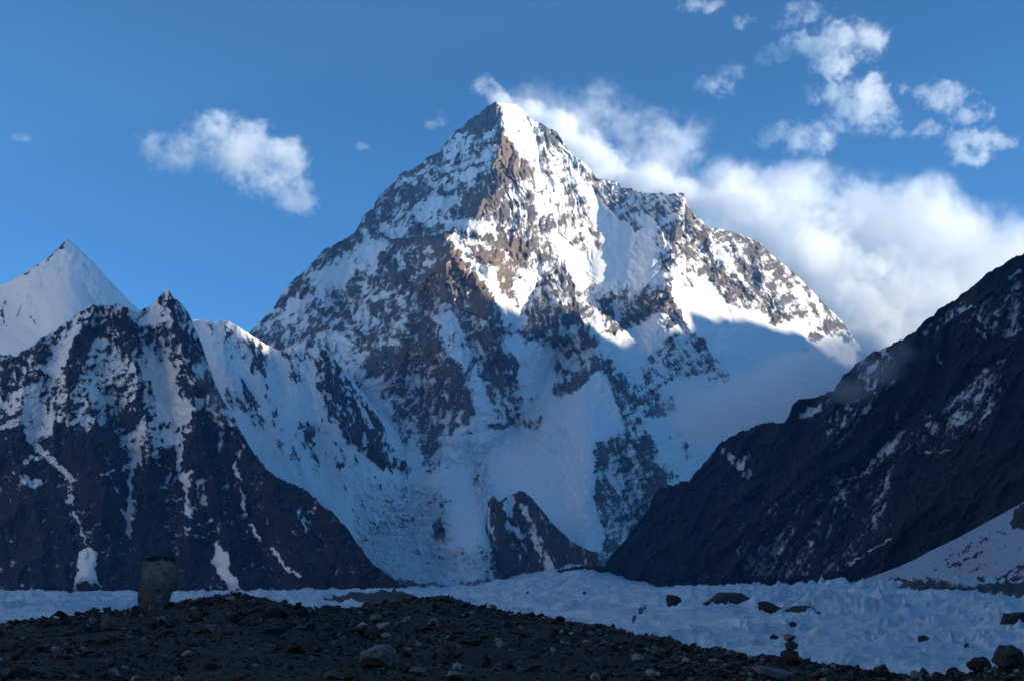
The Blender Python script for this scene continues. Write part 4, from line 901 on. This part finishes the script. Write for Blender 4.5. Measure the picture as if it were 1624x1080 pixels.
# named stones: px centre, py of the foot, width px, height px, material, label
NAMED = [
    (600, 1056, 72, 46, 1, 'pale rounded boulder at bottom centre of the gravel moraine', .9),
    (597, 1012, 42, 20, 2, 'dark brown stone lying just behind the pale boulder', .5),
    (566, 1003, 30, 10, 2, 'flat brown slab left of the dark brown stone', .4),
    (685, 992, 26, 13, 1, 'pale grey stone beside the rust red stone', .6),
    (698, 1000, 20, 13, 3, 'rust red stone on the dark moraine', .7),
    (711, 1038, 28, 18, 0, 'dark blue grey block right of the pale boulder', .7),
    (664, 1026, 16, 10, 1, 'small pale stone between the boulder and the dark block', .7),
    (757, 1001, 12, 7, 1, 'tiny light stone in the middle of the dark gravel', .7),
    (172, 999, 30, 24, 1, 'pale tilted slab below the tall boulder at left', .8),
    (122, 975, 20, 10, 0, 'dark round stone first on the left skyline of the moraine', .7),
    (147, 972, 22, 10, 0, 'dark stone second along the left moraine skyline', .6),
    (167, 970, 18, 12, 0, 'grey stone third along the moraine skyline near the tall boulder', .8),
    (440, 978, 44, 26, 0, 'dark wedge shaped rock in the shade right of the mound top', .8),
    (436, 1006, 44, 13, 0, 'long flat blue grey stone in the middle left gravel', .35),
    (450, 955, 14, 8, 0, 'small dark rock on the skyline right of the mound', .7),
    (1597, 1060, 62, 40, 0, 'large dark rounded boulder at the bottom right corner', .8),
    (1548, 1062, 44, 26, 0, 'dark boulder left of the bottom right boulder', .7),
    (1505, 1066, 28, 16, 0, 'third dark boulder from the bottom right corner', .7),
    (1395, 1071, 34, 18, 2, 'brown rock on the edge where glacier shows between boulders', .6),
    (1357, 1064, 14, 9, 0, 'small dark stone on the moraine edge before the glacier', .7),
    (1318, 1053, 13, 9, 0, 'knobby dark stone right of the cairn', .9),
    (1225, 1073, 90, 20, 1, 'long grey slab lying below the cairn', .25),
    (1010, 1050, 26, 14, 1, 'pale grey stone on the gravel slope centre right', .6),
    (1030, 1072, 24, 13, 1, 'light stone near the bottom edge centre right', .6),
    (530, 1076, 34, 16, 1, 'light grey block at the bottom edge left of the pale boulder', .6),
    (555, 1078, 24, 16, 3, 'dark rust block at the bottom edge below the pale boulder', .7),
    (665, 1072, 40, 14, 1, 'light broken slab at the bottom edge right of the pale boulder', .45),
    (720, 1076, 46, 14, 1, 'pale flat slab at the bottom edge right of centre', .4),
    (185, 1072, 22, 14, 1, 'pale stone at the bottom left edge', .7),
    (30, 1074, 50, 22, 0, 'black block in the bottom left corner', .6),
    (958, 1024, 20, 8, 1, 'flat light stone low on the slope towards the glacier', .4),
    (880, 1010, 22, 9, 0, 'flat grey stone in the centre gravel', .4),
    (790, 1015, 14, 8, 0, 'small grey stone right of the tiny light stone', .7),
]
def stone_at(px, py, wpx, hpx, mi, label, flat, seed, group=None):
    x, y, z = on_moraine(px, py)
    w = wpx * y / FPX; h = hpx * y / FPX
    big = wpx > 20
    me = hull_mesh('stone', 900 + seed, 20 if big else 14, 1.0, M_stone[mi], 3 if wpx > 40 else (2 if big else 0), .055 if big else 0)
    o = put('boulder' if wpx > 40 else 'stone', me, (x, y, z + h * .32), (w, w * .9, h * 1.25), (random.uniform(-.15, .15), random.uniform(-.15, .15), random.uniform(-.5, .5)))
    return tag(o, label, 'boulder' if wpx > 40 else 'stone', group)
for i, (px, py, w, h, mi, lab, fl) in enumerate(NAMED):
    stone_at(px, py, w, h, mi, lab, fl, i)

# the tall boulder with rubble on its flat top
def tall_boulder():
    bx, by, bz = on_moraine(243, 966)
    k = by / FPX
    prof = [(0.0, -36, 29), (.2, -35, 27), (.38, -33, 28), (.55, -31, 37), (.72, -33, 42), (.88, -32, 41), (1.0, -27, 36)]
    H = 78 * k
    rows = 46; seg = 72
    bm = bmesh.new(); grid = []
    r2 = random.Random(12); planes = []
    for i in range(26):
        q = Vector((r2.gauss(0, 1), r2.gauss(-.3, 1), r2.gauss(0, .5))).normalized()
        sup = abs(q.x) * 33 * k + abs(q.y) * 28 * k + abs(q.z) * H / 2
        planes.append((q, sup * r2.uniform(.58, .80)))
    for r in range(rows):
        t = r / (rows - 1)
        a = np.interp(t, [p[0] for p in prof], [p[1] for p in prof]) * k; b = np.interp(t, [p[0] for p in prof], [p[2] for p in prof]) * k
        c = (a + b) / 2; w = (b - a) / 2
        ring = []
        for s in range(seg):
            an = 2 * math.pi * s / seg
            ex = 3.4
            rr = (abs(math.cos(an)) ** ex + abs(math.sin(an)) ** ex) ** (-1 / ex)
            x = c + w * rr * math.cos(an); y = w * .85 * rr * math.sin(an); z = t * H
            n = float(fbm(np.array([x * 1.1 + y * .7]), np.array([z * 1.0 + y * .9]), 4, 333)[0]) * .20 + float(ridged(np.array([x * .8 - y]), np.array([z * .7 + x * .3]), 3, 340)[0] - .4) * .16
            f = 1 + n / max(w, .3)
            p = Vector(((x - c) * f, y * f, z - H / 2))
            for q, dd in planes:
                sdist = p.dot(q)
                if sdist > dd: p -= q * (sdist - dd)
            ring.append(bm.verts.new((c + p.x, p.y, p.z + H / 2 + .14 * n * t + .07 * p.x * t)))
        grid.append(ring)
    for r in range(rows - 1):
        for s in range(seg):
            bm.faces.new((grid[r][s], grid[r][(s + 1) % seg], grid[r + 1][(s + 1) % seg], grid[r + 1][s]))
    bm.faces.new(grid[-1]); bm.faces.new(list(reversed(grid[0])))
    me = bpy.data.meshes.new('tall_boulder'); bm.to_mesh(me); bm.free()
    for p in me.polygons: p.use_smooth = False
    me.materials.append(M_bould)
    o = put('tall_boulder', me, (bx, by, bz - .12), 1.0, (0, 0, .1))
    tag(o, 'tall flat topped granite boulder standing on the moraine at left', 'boulder')
    rs = random.Random(8)
    for i in range(34):
        a = rs.uniform(0, 6.283); r = math.sqrt(rs.random())
        st = put('rubble_stone', CAP[i % len(CAP)], (bx + (4 + 24 * r * math.cos(a)) * k, by + 20 * r * math.sin(a) * k, bz + H - .10 + .14 * (1 - r) + rs.uniform(-.02, .06)), rs.uniform(.14, .34), (rs.random() * 3, rs.random() * 3, rs.random() * 6))
        tag(st, 'small dark stone in the rubble capping the tall boulder', 'stone', 'rubble on top of the tall boulder')
CAP = [hull_mesh('rubble_stone', 40 + i, 11, .7, M_stone[0 if i % 3 else 2]) for i in range(6)]
tall_boulder()

# cairn on the moraine edge
cx, cy, cz = on_moraine(1250, 1052)
cairn = bpy.data.objects.new('cairn', None); col.objects.link(cairn); cairn.location = (cx, cy, cz)
tag(cairn, 'stubby pile of stacked dark stones on the moraine edge before the ice', 'cairn')
ck = cy / FPX; zz = 0
for i, (w, h, dx) in enumerate([(46, 22, 0), (36, 17, 5), (25, 14, 1)]):
    me = hull_mesh('stone', 70 + i, 16, 1.0, M_stone[0 if i != 2 else 1], 1, .03)
    put('stone', me, (dx * ck, 0, (zz + h * .45) * ck), (w * ck, w * .85 * ck, h * 1.15 * ck), (.1 * math.sin(i * 2), .12 * math.cos(i * 3), i * 1.1), cairn)
    zz += h * .86

# rocks on the glacier
ICE = [(1066, 963, 34, 15, 'black rock pyramid on the ice, leftmost of the large glacier rocks', .8), (1150, 962, 84, 16, 'long black rock slab on the ice beside the black pyramid', .3), (1217, 975, 46, 15, 'dark whale backed rock on the ice right of the long slab', .5),
       (1612, 992, 62, 26, 'black wedge of rock on the ice at the right edge', .6), (1268, 978, 54, 10, 'low shattered dark rock trailing right of the whale backed rock', .3), (1256, 1007, 17, 6, 'small black rock on the near ice above the cairn', .4), (1226, 1014, 16, 5, 'second small black rock on the near ice left of the other', .4),
       (1462, 1028, 22, 9, 'small dark rock on the near ice at right', .5), (1531, 1034, 14, 5, 'thin dark rock on the near ice right of the other small rock', .4), (928, 951, 8, 4, 'tiny dark rock far out on the central ice', .5), (835, 950, 5, 3, 'tiniest dark rock far out on the ice left of centre', .5)]
for i, (px, py, w, h, lab, fl) in enumerate(ICE):
    x, y, z = on_ice(px, py)
    k = y / FPX
    me = hull_mesh('glacier_rock', 500 + i, 18, 1.0, M_right_rock if 'M_right_rock' in globals() else M_stone[0], 3, .05)
    o = put('glacier_rock', me, (x, y, z + h * k * .12), (w * k, w * k * .55, h * k * 1.7), (.05, random.uniform(-.12, .12), random.uniform(-.3, .3)))
    tag(o, lab, 'rock')

# 250 loose stones one can tell apart, then the grit that nobody could count
STONES = [hull_mesh('stone', 700 + i, 13 + i % 5, .5 + .07 * (i % 6), M_stone[(0, 1, 4, 2, 0, 5, 0, 1, 3, 4)[i % 10]]) for i in range(20)]
rs = random.Random(77)
LOOSE = []
cnt = 0
while cnt < 250:
    px = rs.uniform(-10, 1634); py0 = float(np.interp(px, crest[:, 0], crest[:, 1]))
    py = rs.uniform(py0 + 3, 1085)
    x, y, z = on_moraine(px, py)
    w = rs.choice([9, 10, 12, 13, 15, 17, 20, 24, 30]) * y / FPX
    o = put('stone', STONES[rs.randrange(20)], (x, y, z + w * .12), (w, w * rs.uniform(.7, 1), w * rs.uniform(.7, 1.1)), (rs.uniform(-.3, .3), rs.uniform(-.3, .3), rs.random() * 6.3))
    LOOSE.append((o, px, py, w * FPX / y))
    cnt += 1
TONE = {'slate stone': 'slate grey', 'grey granite': 'light grey', 'brown gneiss': 'brown', 'rust stone': 'rust red', 'black shale': 'black', 'pale granite': 'pale white'}
def region(px, py):
    if px < 330: return 'below the tall boulder' if py < 1030 else 'at the bottom left edge'
    if px < 540: return 'on the slope of the mound' if py < 1020 else 'under the mound'
    if px < 800: return 'beside the pale boulder' if py > 1000 else 'behind the pale boulder'
    if px < 1130: return 'on the slope facing the glacier'
    if px < 1330: return 'around the stone pile'
    return 'among the bottom right boulders'
fam = {}
for o, px, py, wp in LOOSE:
    size = 'small' if wp < 12.5 else ('medium' if wp < 18 else 'large')
    fam.setdefault((size, TONE[o.data.materials[0].name], region(px, py)), []).append((px, o))
ORD = ['leftmost', 'second from left', 'third from left', 'fourth from left', 'fifth from left', 'sixth from left', 'seventh from left', 'eighth from left', 'ninth from left', 'tenth from left', 'eleventh from left', 'twelfth from left']
for (size, tone, reg), lst in fam.items():
    lst.sort(key=lambda q: q[0])
    for i, (px, o) in enumerate(lst):
        lab = f'{size} {tone} stone {reg}' if len(lst) == 1 else f'{ORD[min(i, 11)]} of the {size} {tone} stones {reg}'
        tag(o, lab, 'stone', 'stones scattered over the moraine')
def grit():
    rr = np.random.RandomState(5)
    base = []
    for i in range(8):
        me = hull_mesh('grit_proto', 1200 + i, 9, .65)
        me.calc_loop_triangles()
        base.append((np.array([v.co for v in me.vertices]), np.array([t.vertices[:] for t in me.loop_triangles])))
        bpy.data.meshes.remove(me)
    n = 17000
    px = rr.uniform(-20, 1650, n); Yc = np.interp(px, crest[:, 0], crest[:, 2])
    t = rr.rand(n) ** .8
    Y = np.exp(np.log(21) + t * (np.log(Yc * 1.01) - np.log(21)))
    X = (px - 812) / FPX * Y * LATK; Z = mor_z(px, Y)
    S = np.clip(rr.lognormal(1.72, .55, n), 2.2, 22) * Y / FPX
    S *= .55 + .9 * sstep(-.5, .5, fbm(X / 2.6, Y / 4.5, 4, 310))      # coarse and fine patches
    order = rr.randint(0, 8, n); tone = rr.randint(0, 20, n)
    Vs, Fs, Ms = [], [], []; off = 0
    for i in range(n):
        v, f = base[order[i]]
        a = rr.rand() * 6.283; c, s = math.cos(a), math.sin(a)
        tl = rr.randn() * .35
        p = v * S[i] * np.array([1, .8, .8])
        p = np.stack([p[:, 0] * c - p[:, 1] * s, p[:, 0] * s + p[:, 1] * c, p[:, 2] + p[:, 0] * tl], 1)
        Vs.append(p + np.array([X[i], Y[i], Z[i] + S[i] * .12])); Fs.append(f + off); off += len(v)
        Ms.append(np.full(len(f), (4, 4, 0, 4, 0, 1, 4, 0, 2, 2, 2, 1, 4, 1, 5, 3, 0, 4, 2, 0)[tone[i]]))
    V = np.concatenate(Vs); F = np.concatenate(Fs); Mi = np.concatenate(Ms)
    me = bpy.data.meshes.new('gravel')
    me.vertices.add(len(V)); me.vertices.foreach_set('co', V.reshape(-1).astype(np.float32))
    me.loops.add(len(F) * 3); me.polygons.add(len(F))
    me.loops.foreach_set('vertex_index', F.reshape(-1).astype(np.int32))
    me.polygons.foreach_set('loop_start', np.arange(0, len(F) * 3, 3, dtype=np.int32)); me.polygons.foreach_set('loop_total', np.full(len(F), 3, np.int32))
    for m in M_stone: me.materials.append(m)
    me.polygons.foreach_set('material_index', Mi.astype(np.int32))
    me.update(); me.validate()
    o = bpy.data.objects.new('gravel', me); col.objects.link(o)
    tag(o, 'dark loose gravel and small stones covering the moraine', 'gravel', kind='stuff')
grit()
# ------------------------------------------------------------------ haze
def box(name, x0, x1, y0, y1, z0, z1, mat):
    bm = bmesh.new()
    v = [bm.verts.new((x, y, z)) for x in (x0, x1) for y in (y0, y1) for z in (z0, z1)]
    for f in ((0, 1, 3, 2), (4, 6, 7, 5), (0, 4, 5, 1), (2, 3, 7, 6), (0, 2, 6, 4), (1, 5, 7, 3)): bm.faces.new([v[i] for i in f])
    bmesh.ops.recalc_face_normals(bm, faces=bm.faces[:])
    me = bpy.data.meshes.new(name); bm.to_mesh(me); bm.free(); me.materials.append(mat)
    o = bpy.data.objects.new(name, me); col.objects.link(o); return o
m_haze = bpy.data.materials.new('haze'); m_haze.use_nodes = True
hn = m_haze.node_tree; hn.nodes.clear()
ho = hn.nodes.new('ShaderNodeOutputMaterial'); hv = hn.nodes.new('ShaderNodeVolumePrincipled')
hv.inputs['Color'].default_value = (.24, .52, 1.0, 1); hv.inputs['Density'].default_value = 2.0e-5; hv.inputs['Anisotropy'].default_value = 0.1
hn.links.new(hv.outputs['Volume'], ho.inputs['Volume'])
tag(box('haze', -14800, 15200, -9500, 12700, -200, 4300, m_haze), 'thin blue air over the whole valley', 'haze', kind='stuff')

# ------------------------------------------------------------------ clouds
def cloud(name, label, Y, blobs, dens, nscale, group=None, depth=.8, erode=.75, edge=.45, aniso=.05, kind=None, cat='cloud', grow=1.55, thr=.5):
    """blobs: px, py, rx px, ry px at distance Y; a body of vapour with ragged noise eaten edges"""
    c0 = at(sum(b[0] for b in blobs) / len(blobs), sum(b[1] for b in blobs) / len(blobs), Y)
    bm = bmesh.new()
    B = []
    for (px, py, rx, ry, *rest) in blobs:
        dy = rest[0] if rest else 0
        k = (Y + dy) / FPX
        c = at(px, py, Y + dy) - c0
        r = Vector((rx * k * grow, rx * k * depth * grow, ry * k * grow))
        B.append((c, r))
        bmesh.ops.create_icosphere(bm, subdivisions=3, radius=1.0, matrix=Matrix.Translation(c) @ Matrix.Diagonal((*r, 1)))
    me = bpy.data.meshes.new(name); bm.to_mesh(me); bm.free()
    o = bpy.data.objects.new(name, me); col.objects.link(o); o.location = c0
    if len(blobs) > 1:
        md = o.modifiers.new('union', 'REMESH'); md.mode = 'VOXEL'; md.voxel_size = min(min(b[1]) for b in B) / 3.5
    m = bpy.data.materials.new(name + ' vapour'); m.use_nodes = True
    if len(blobs) < 8 and Y > 13000: m.cycles.volume_step_rate = .45; nscale *= .85; erode *= 1.55; thr += .03; edge = .75
    nt = m.node_tree; nt.nodes.clear(); L = nt.links.new
    out = nt.nodes.new('ShaderNodeOutputMaterial'); vol = nt.nodes.new('ShaderNodeVolumePrincipled')
    vol.inputs['Color'].default_value = (1, 1, 1, 1); vol.inputs['Anisotropy'].default_value = aniso
    geo = N(nt, 'ShaderNodeTexCoord')
    F = None
    for c, r in B:
        s = N(nt, 'ShaderNodeVectorMath', operation='SUBTRACT'); L(geo.outputs['Object'], s.inputs[0]); s.inputs[1].default_value = c
        d = N(nt, 'ShaderNodeVectorMath', operation='DIVIDE'); L(s.outputs[0], d.inputs[0]); d.inputs[1].default_value = r
        l = N(nt, 'ShaderNodeVectorMath', operation='DOT_PRODUCT'); L(d.outputs[0], l.inputs[0]); L(d.outputs[0], l.inputs[1])
        q = N(nt, 'ShaderNodeMath', operation='SUBTRACT'); q.inputs[0].default_value = 1.0; L(l.outputs['Value'], q.inputs[1])
        if F is None: F = q
        else:
            mx_ = N(nt, 'ShaderNodeMath', operation='SMOOTH_MAX'); mx_.inputs[2].default_value = .25
            L(F.outputs[0], mx_.inputs[0]); L(q.outputs[0], mx_.inputs[1]); F = mx_
    n = N(nt, 'ShaderNodeTexNoise', i_Scale=1.0 / nscale, i_Detail=7.0, i_Roughness=.66, i_Distortion=.25)
    off = N(nt, 'ShaderNodeVectorMath', operation='ADD'); off.inputs[1].default_value = (Y * 1.3, c0.x, c0.z * 2)
    L(geo.outputs['Object'], off.inputs[0]); L(off.outputs[0], n.inputs['Vector'])
    n2 = N(nt, 'ShaderNodeTexNoise', i_Scale=4.3 / nscale, i_Detail=5.0, i_Roughness=.7)
    L(off.outputs[0], n2.inputs['Vector'])
    nm = N(nt, 'ShaderNodeMath', operation='MULTIPLY_ADD'); nm.inputs[1].default_value = .32; L(n2.outputs['Fac'], nm.inputs[0])
    nk = N(nt, 'ShaderNodeMath', operation='MULTIPLY_ADD'); nk.inputs[1].default_value = 1.0; nk.inputs[2].default_value = -.16; L(n.outputs['Fac'], nk.inputs[0]); L(nk.outputs[0], nm.inputs[2])
    n = nm
    a = N(nt, 'ShaderNodeMath', operation='MULTIPLY_ADD'); a.inputs[1].default_value = erode * 2; a.inputs[2].default_value = -erode
    L(n.outputs[0], a.inputs[0])
    b = N(nt, 'ShaderNodeMath', operation='ADD'); L(F.outputs[0], b.inputs[0]); L(a.outputs[0], b.inputs[1])
    mr = N(nt, 'ShaderNodeMapRange', interpolation_type='SMOOTHSTEP'); mr.inputs['From Min'].default_value = thr; mr.inputs['From Max'].default_value = thr + edge
    L(b.outputs[0], mr.inputs['Value'])
    g = N(nt, 'ShaderNodeMapRange'); g.inputs['From Min'].default_value = 0; g.inputs['From Max'].default_value = .4   # vanish at the hull
    L(F.outputs[0], g.inputs['Value'])
    m1 = N(nt, 'ShaderNodeMath', operation='MULTIPLY'); L(mr.outputs[0], m1.inputs[0]); L(g.outputs[0], m1.inputs[1])
    m2 = N(nt, 'ShaderNodeMath', operation='MULTIPLY'); m2.inputs[1].default_value = dens; L(m1.outputs[0], m2.inputs[0])
    L(m2.outputs[0], vol.inputs['Density']); L(vol.outputs['Volume'], out.inputs['Volume'])
    me.materials.append(m)
    return tag(o, label, cat, group, kind)

SKYG = 'small clouds in the upper right sky'
YS = 15000
cloud('cloud', 'ragged white cloud alone in the left half of the sky', YS, [(300, 245, 75, 26), (370, 235, 85, 46), (420, 262, 70, 46), (455, 300, 40, 34), (478, 325, 26, 22), (250, 228, 34, 16), (455, 235, 40, 18)], .0028, 420, erode=1.21)
cloud('cloud', 'broad puffy cloud high in the upper right sky', YS, [(1335, 68, 62, 32), (1275, 68, 40, 20), (1320, 100, 36, 26), (1390, 60, 30, 22)], .003, 330, SKYG, erode=1.32)
cloud('cloud', 'cloud with trailing left arm below the broad puffy cloud', YS, [(1375, 165, 54, 44), (1330, 148, 50, 16), (1350, 180, 40, 26)], .003, 330, SKYG, erode=1.32)
cloud('cloud', 'low left cloud of the upper right group just above the cloud bank', YS, [(1275, 222, 46, 30), (1240, 214, 44, 16), (1310, 206, 30, 18)], .0028, 330, SKYG, erode=1.32)
cloud('cloud', 'small split cloud right of the trailing arm cloud', YS, [(1500, 155, 42, 22), (1535, 180, 36, 14), (1480, 145, 30, 14)], .0022, 260, SKYG, erode=1.54)
cloud('cloud', 'ring shaped wisp nearest the right edge of the sky', YS, [(1540, 222, 40, 22), (1565, 228, 44, 12), (1545, 248, 36, 16)], .0024, 240, SKYG, erode=1.54)
cloud('cloud', 'little round wisp between the trailing arm cloud and the ring wisp', YS, [(1477, 203, 26, 14), (1435, 212, 24, 9)], .002, 220, SKYG, erode=1.32)
cloud('cloud', 'thin slanting wisp halfway between the summit and the upper right clouds', YS, [(1140, 135, 34, 16), (1160, 115, 22, 13)], .0016, 220, SKYG, erode=1.54)
cloud('cloud', 'cloud cut by the top edge of the picture', YS, [(1112, 8, 34, 14)], .0026, 260, SKYG, erode=1.21)
cloud('cloud', 'tiny wisp just below the cloud at the top edge', YS, [(1178, 34, 22, 11)], .0024, 200, SKYG, erode=1.10)
cloud('cloud', 'flat wisp above the broad puffy cloud', YS, [(1278, 18, 38, 12), (1250, 40, 22, 9)], .0016, 240, SKYG, erode=1.43)
cloud('cloud', 'faint slanting tail left of the broad puffy cloud', YS, [(1230, 85, 30, 12), (1215, 95, 18, 10)], .0012, 200, SKYG, erode=1.54)
cloud('cloud', 'small bright puff beside the summit on its left', 13600, [(770, 138, 28, 16), (785, 148, 22, 12)], .0026, 200, erode=1.21)
cloud('cloud', 'tiny puff in clear sky between the left cloud and the pyramid', YS, [(573, 233, 16, 9)], .0018, 160, erode=1.10)
cloud('cloud', 'pale vertical wisp over the left shoulder of the pyramid', YS, [(702, 186, 12, 14), (688, 198, 18, 7)], .0012, 160, erode=1.32)
cloud('cloud', 'speck of cloud at the far left of the sky', YS, [(35, 220, 15, 10)], .0014, 160, erode=1.32)
# blown snow plume and the glowing bank behind the pyramid
cloud('cloud', 'veil of blown snow streaming right from the summit', 14200, [(850, 200, 100, 60), (930, 215, 130, 85), (1010, 240, 130, 80), (900, 270, 130, 70), (1000, 300, 130, 60), (850, 170, 60, 40), (960, 280, 60, 40)], .0012, 700, erode=1.1, edge=.9, cat='snow plume', grow=1.35)
cloud('cloud', 'great glowing cloud bank behind the right shoulder of the pyramid', 14800, [(1200, 345, 140, 90), (1320, 370, 170, 100), (1450, 400, 190, 100), (1230, 460, 170, 110), (1400, 500, 190, 110), (1560, 440, 170, 90), (1150, 330, 90, 60), (1300, 600, 220, 90), (1550, 560, 190, 100)], .0028, 800, erode=1.3, edge=.8, cat='cloud bank', grow=1.35, thr=.35)
cloud('cloud', 'bright white cloud hugging the sunlit crest right of the summit', 13600, [(835, 185, 40, 26), (875, 210, 50, 36), (920, 245, 56, 40), (965, 275, 60, 38), (1020, 295, 70, 34), (1070, 310, 50, 26), (800, 165, 30, 16)], .0075, 430, erode=1.0, edge=.9, grow=1.3, thr=.25, cat='snow plume')
cloud('cloud', 'dazzling white cloud pressed against the right shoulder of the pyramid', 14000, [(1110, 325, 50, 40), (1160, 345, 80, 60), (1220, 375, 95, 75), (1280, 415, 95, 75), (1340, 470, 90, 70)], .0046, 540, erode=1.5, edge=1.3, grow=1.6, thr=.4)
# mist lying against the mountains
cloud('mist', 'mist drifting between the pyramid foot and the dark ridge', 5300, [(1200, 640, 110, 55), (1290, 600, 110, 45), (1120, 660, 80, 50), (1340, 560, 70, 40)], .0075, 420, erode=.9, edge=.9, thr=.1, grow=1.2, kind='stuff', cat='mist')
cloud('mist', 'thin mist streak caught on the crest of the dark ridge', 3650, [(1395, 590, 50, 30), (1345, 620, 50, 24), (1430, 560, 30, 24)], .0045, 220, erode=.9, edge=.9, thr=.15, grow=1.2, kind='stuff', cat='mist', depth=.5)
cloud('mist', 'smoke grey wisp in the notch of the crag mountain', 4800, [(325, 592, 22, 34), (345, 632, 24, 26), (362, 655, 24, 22)], .0022, 160, erode=.9, edge=.9, thr=.15, grow=1.2, kind='stuff', cat='mist')
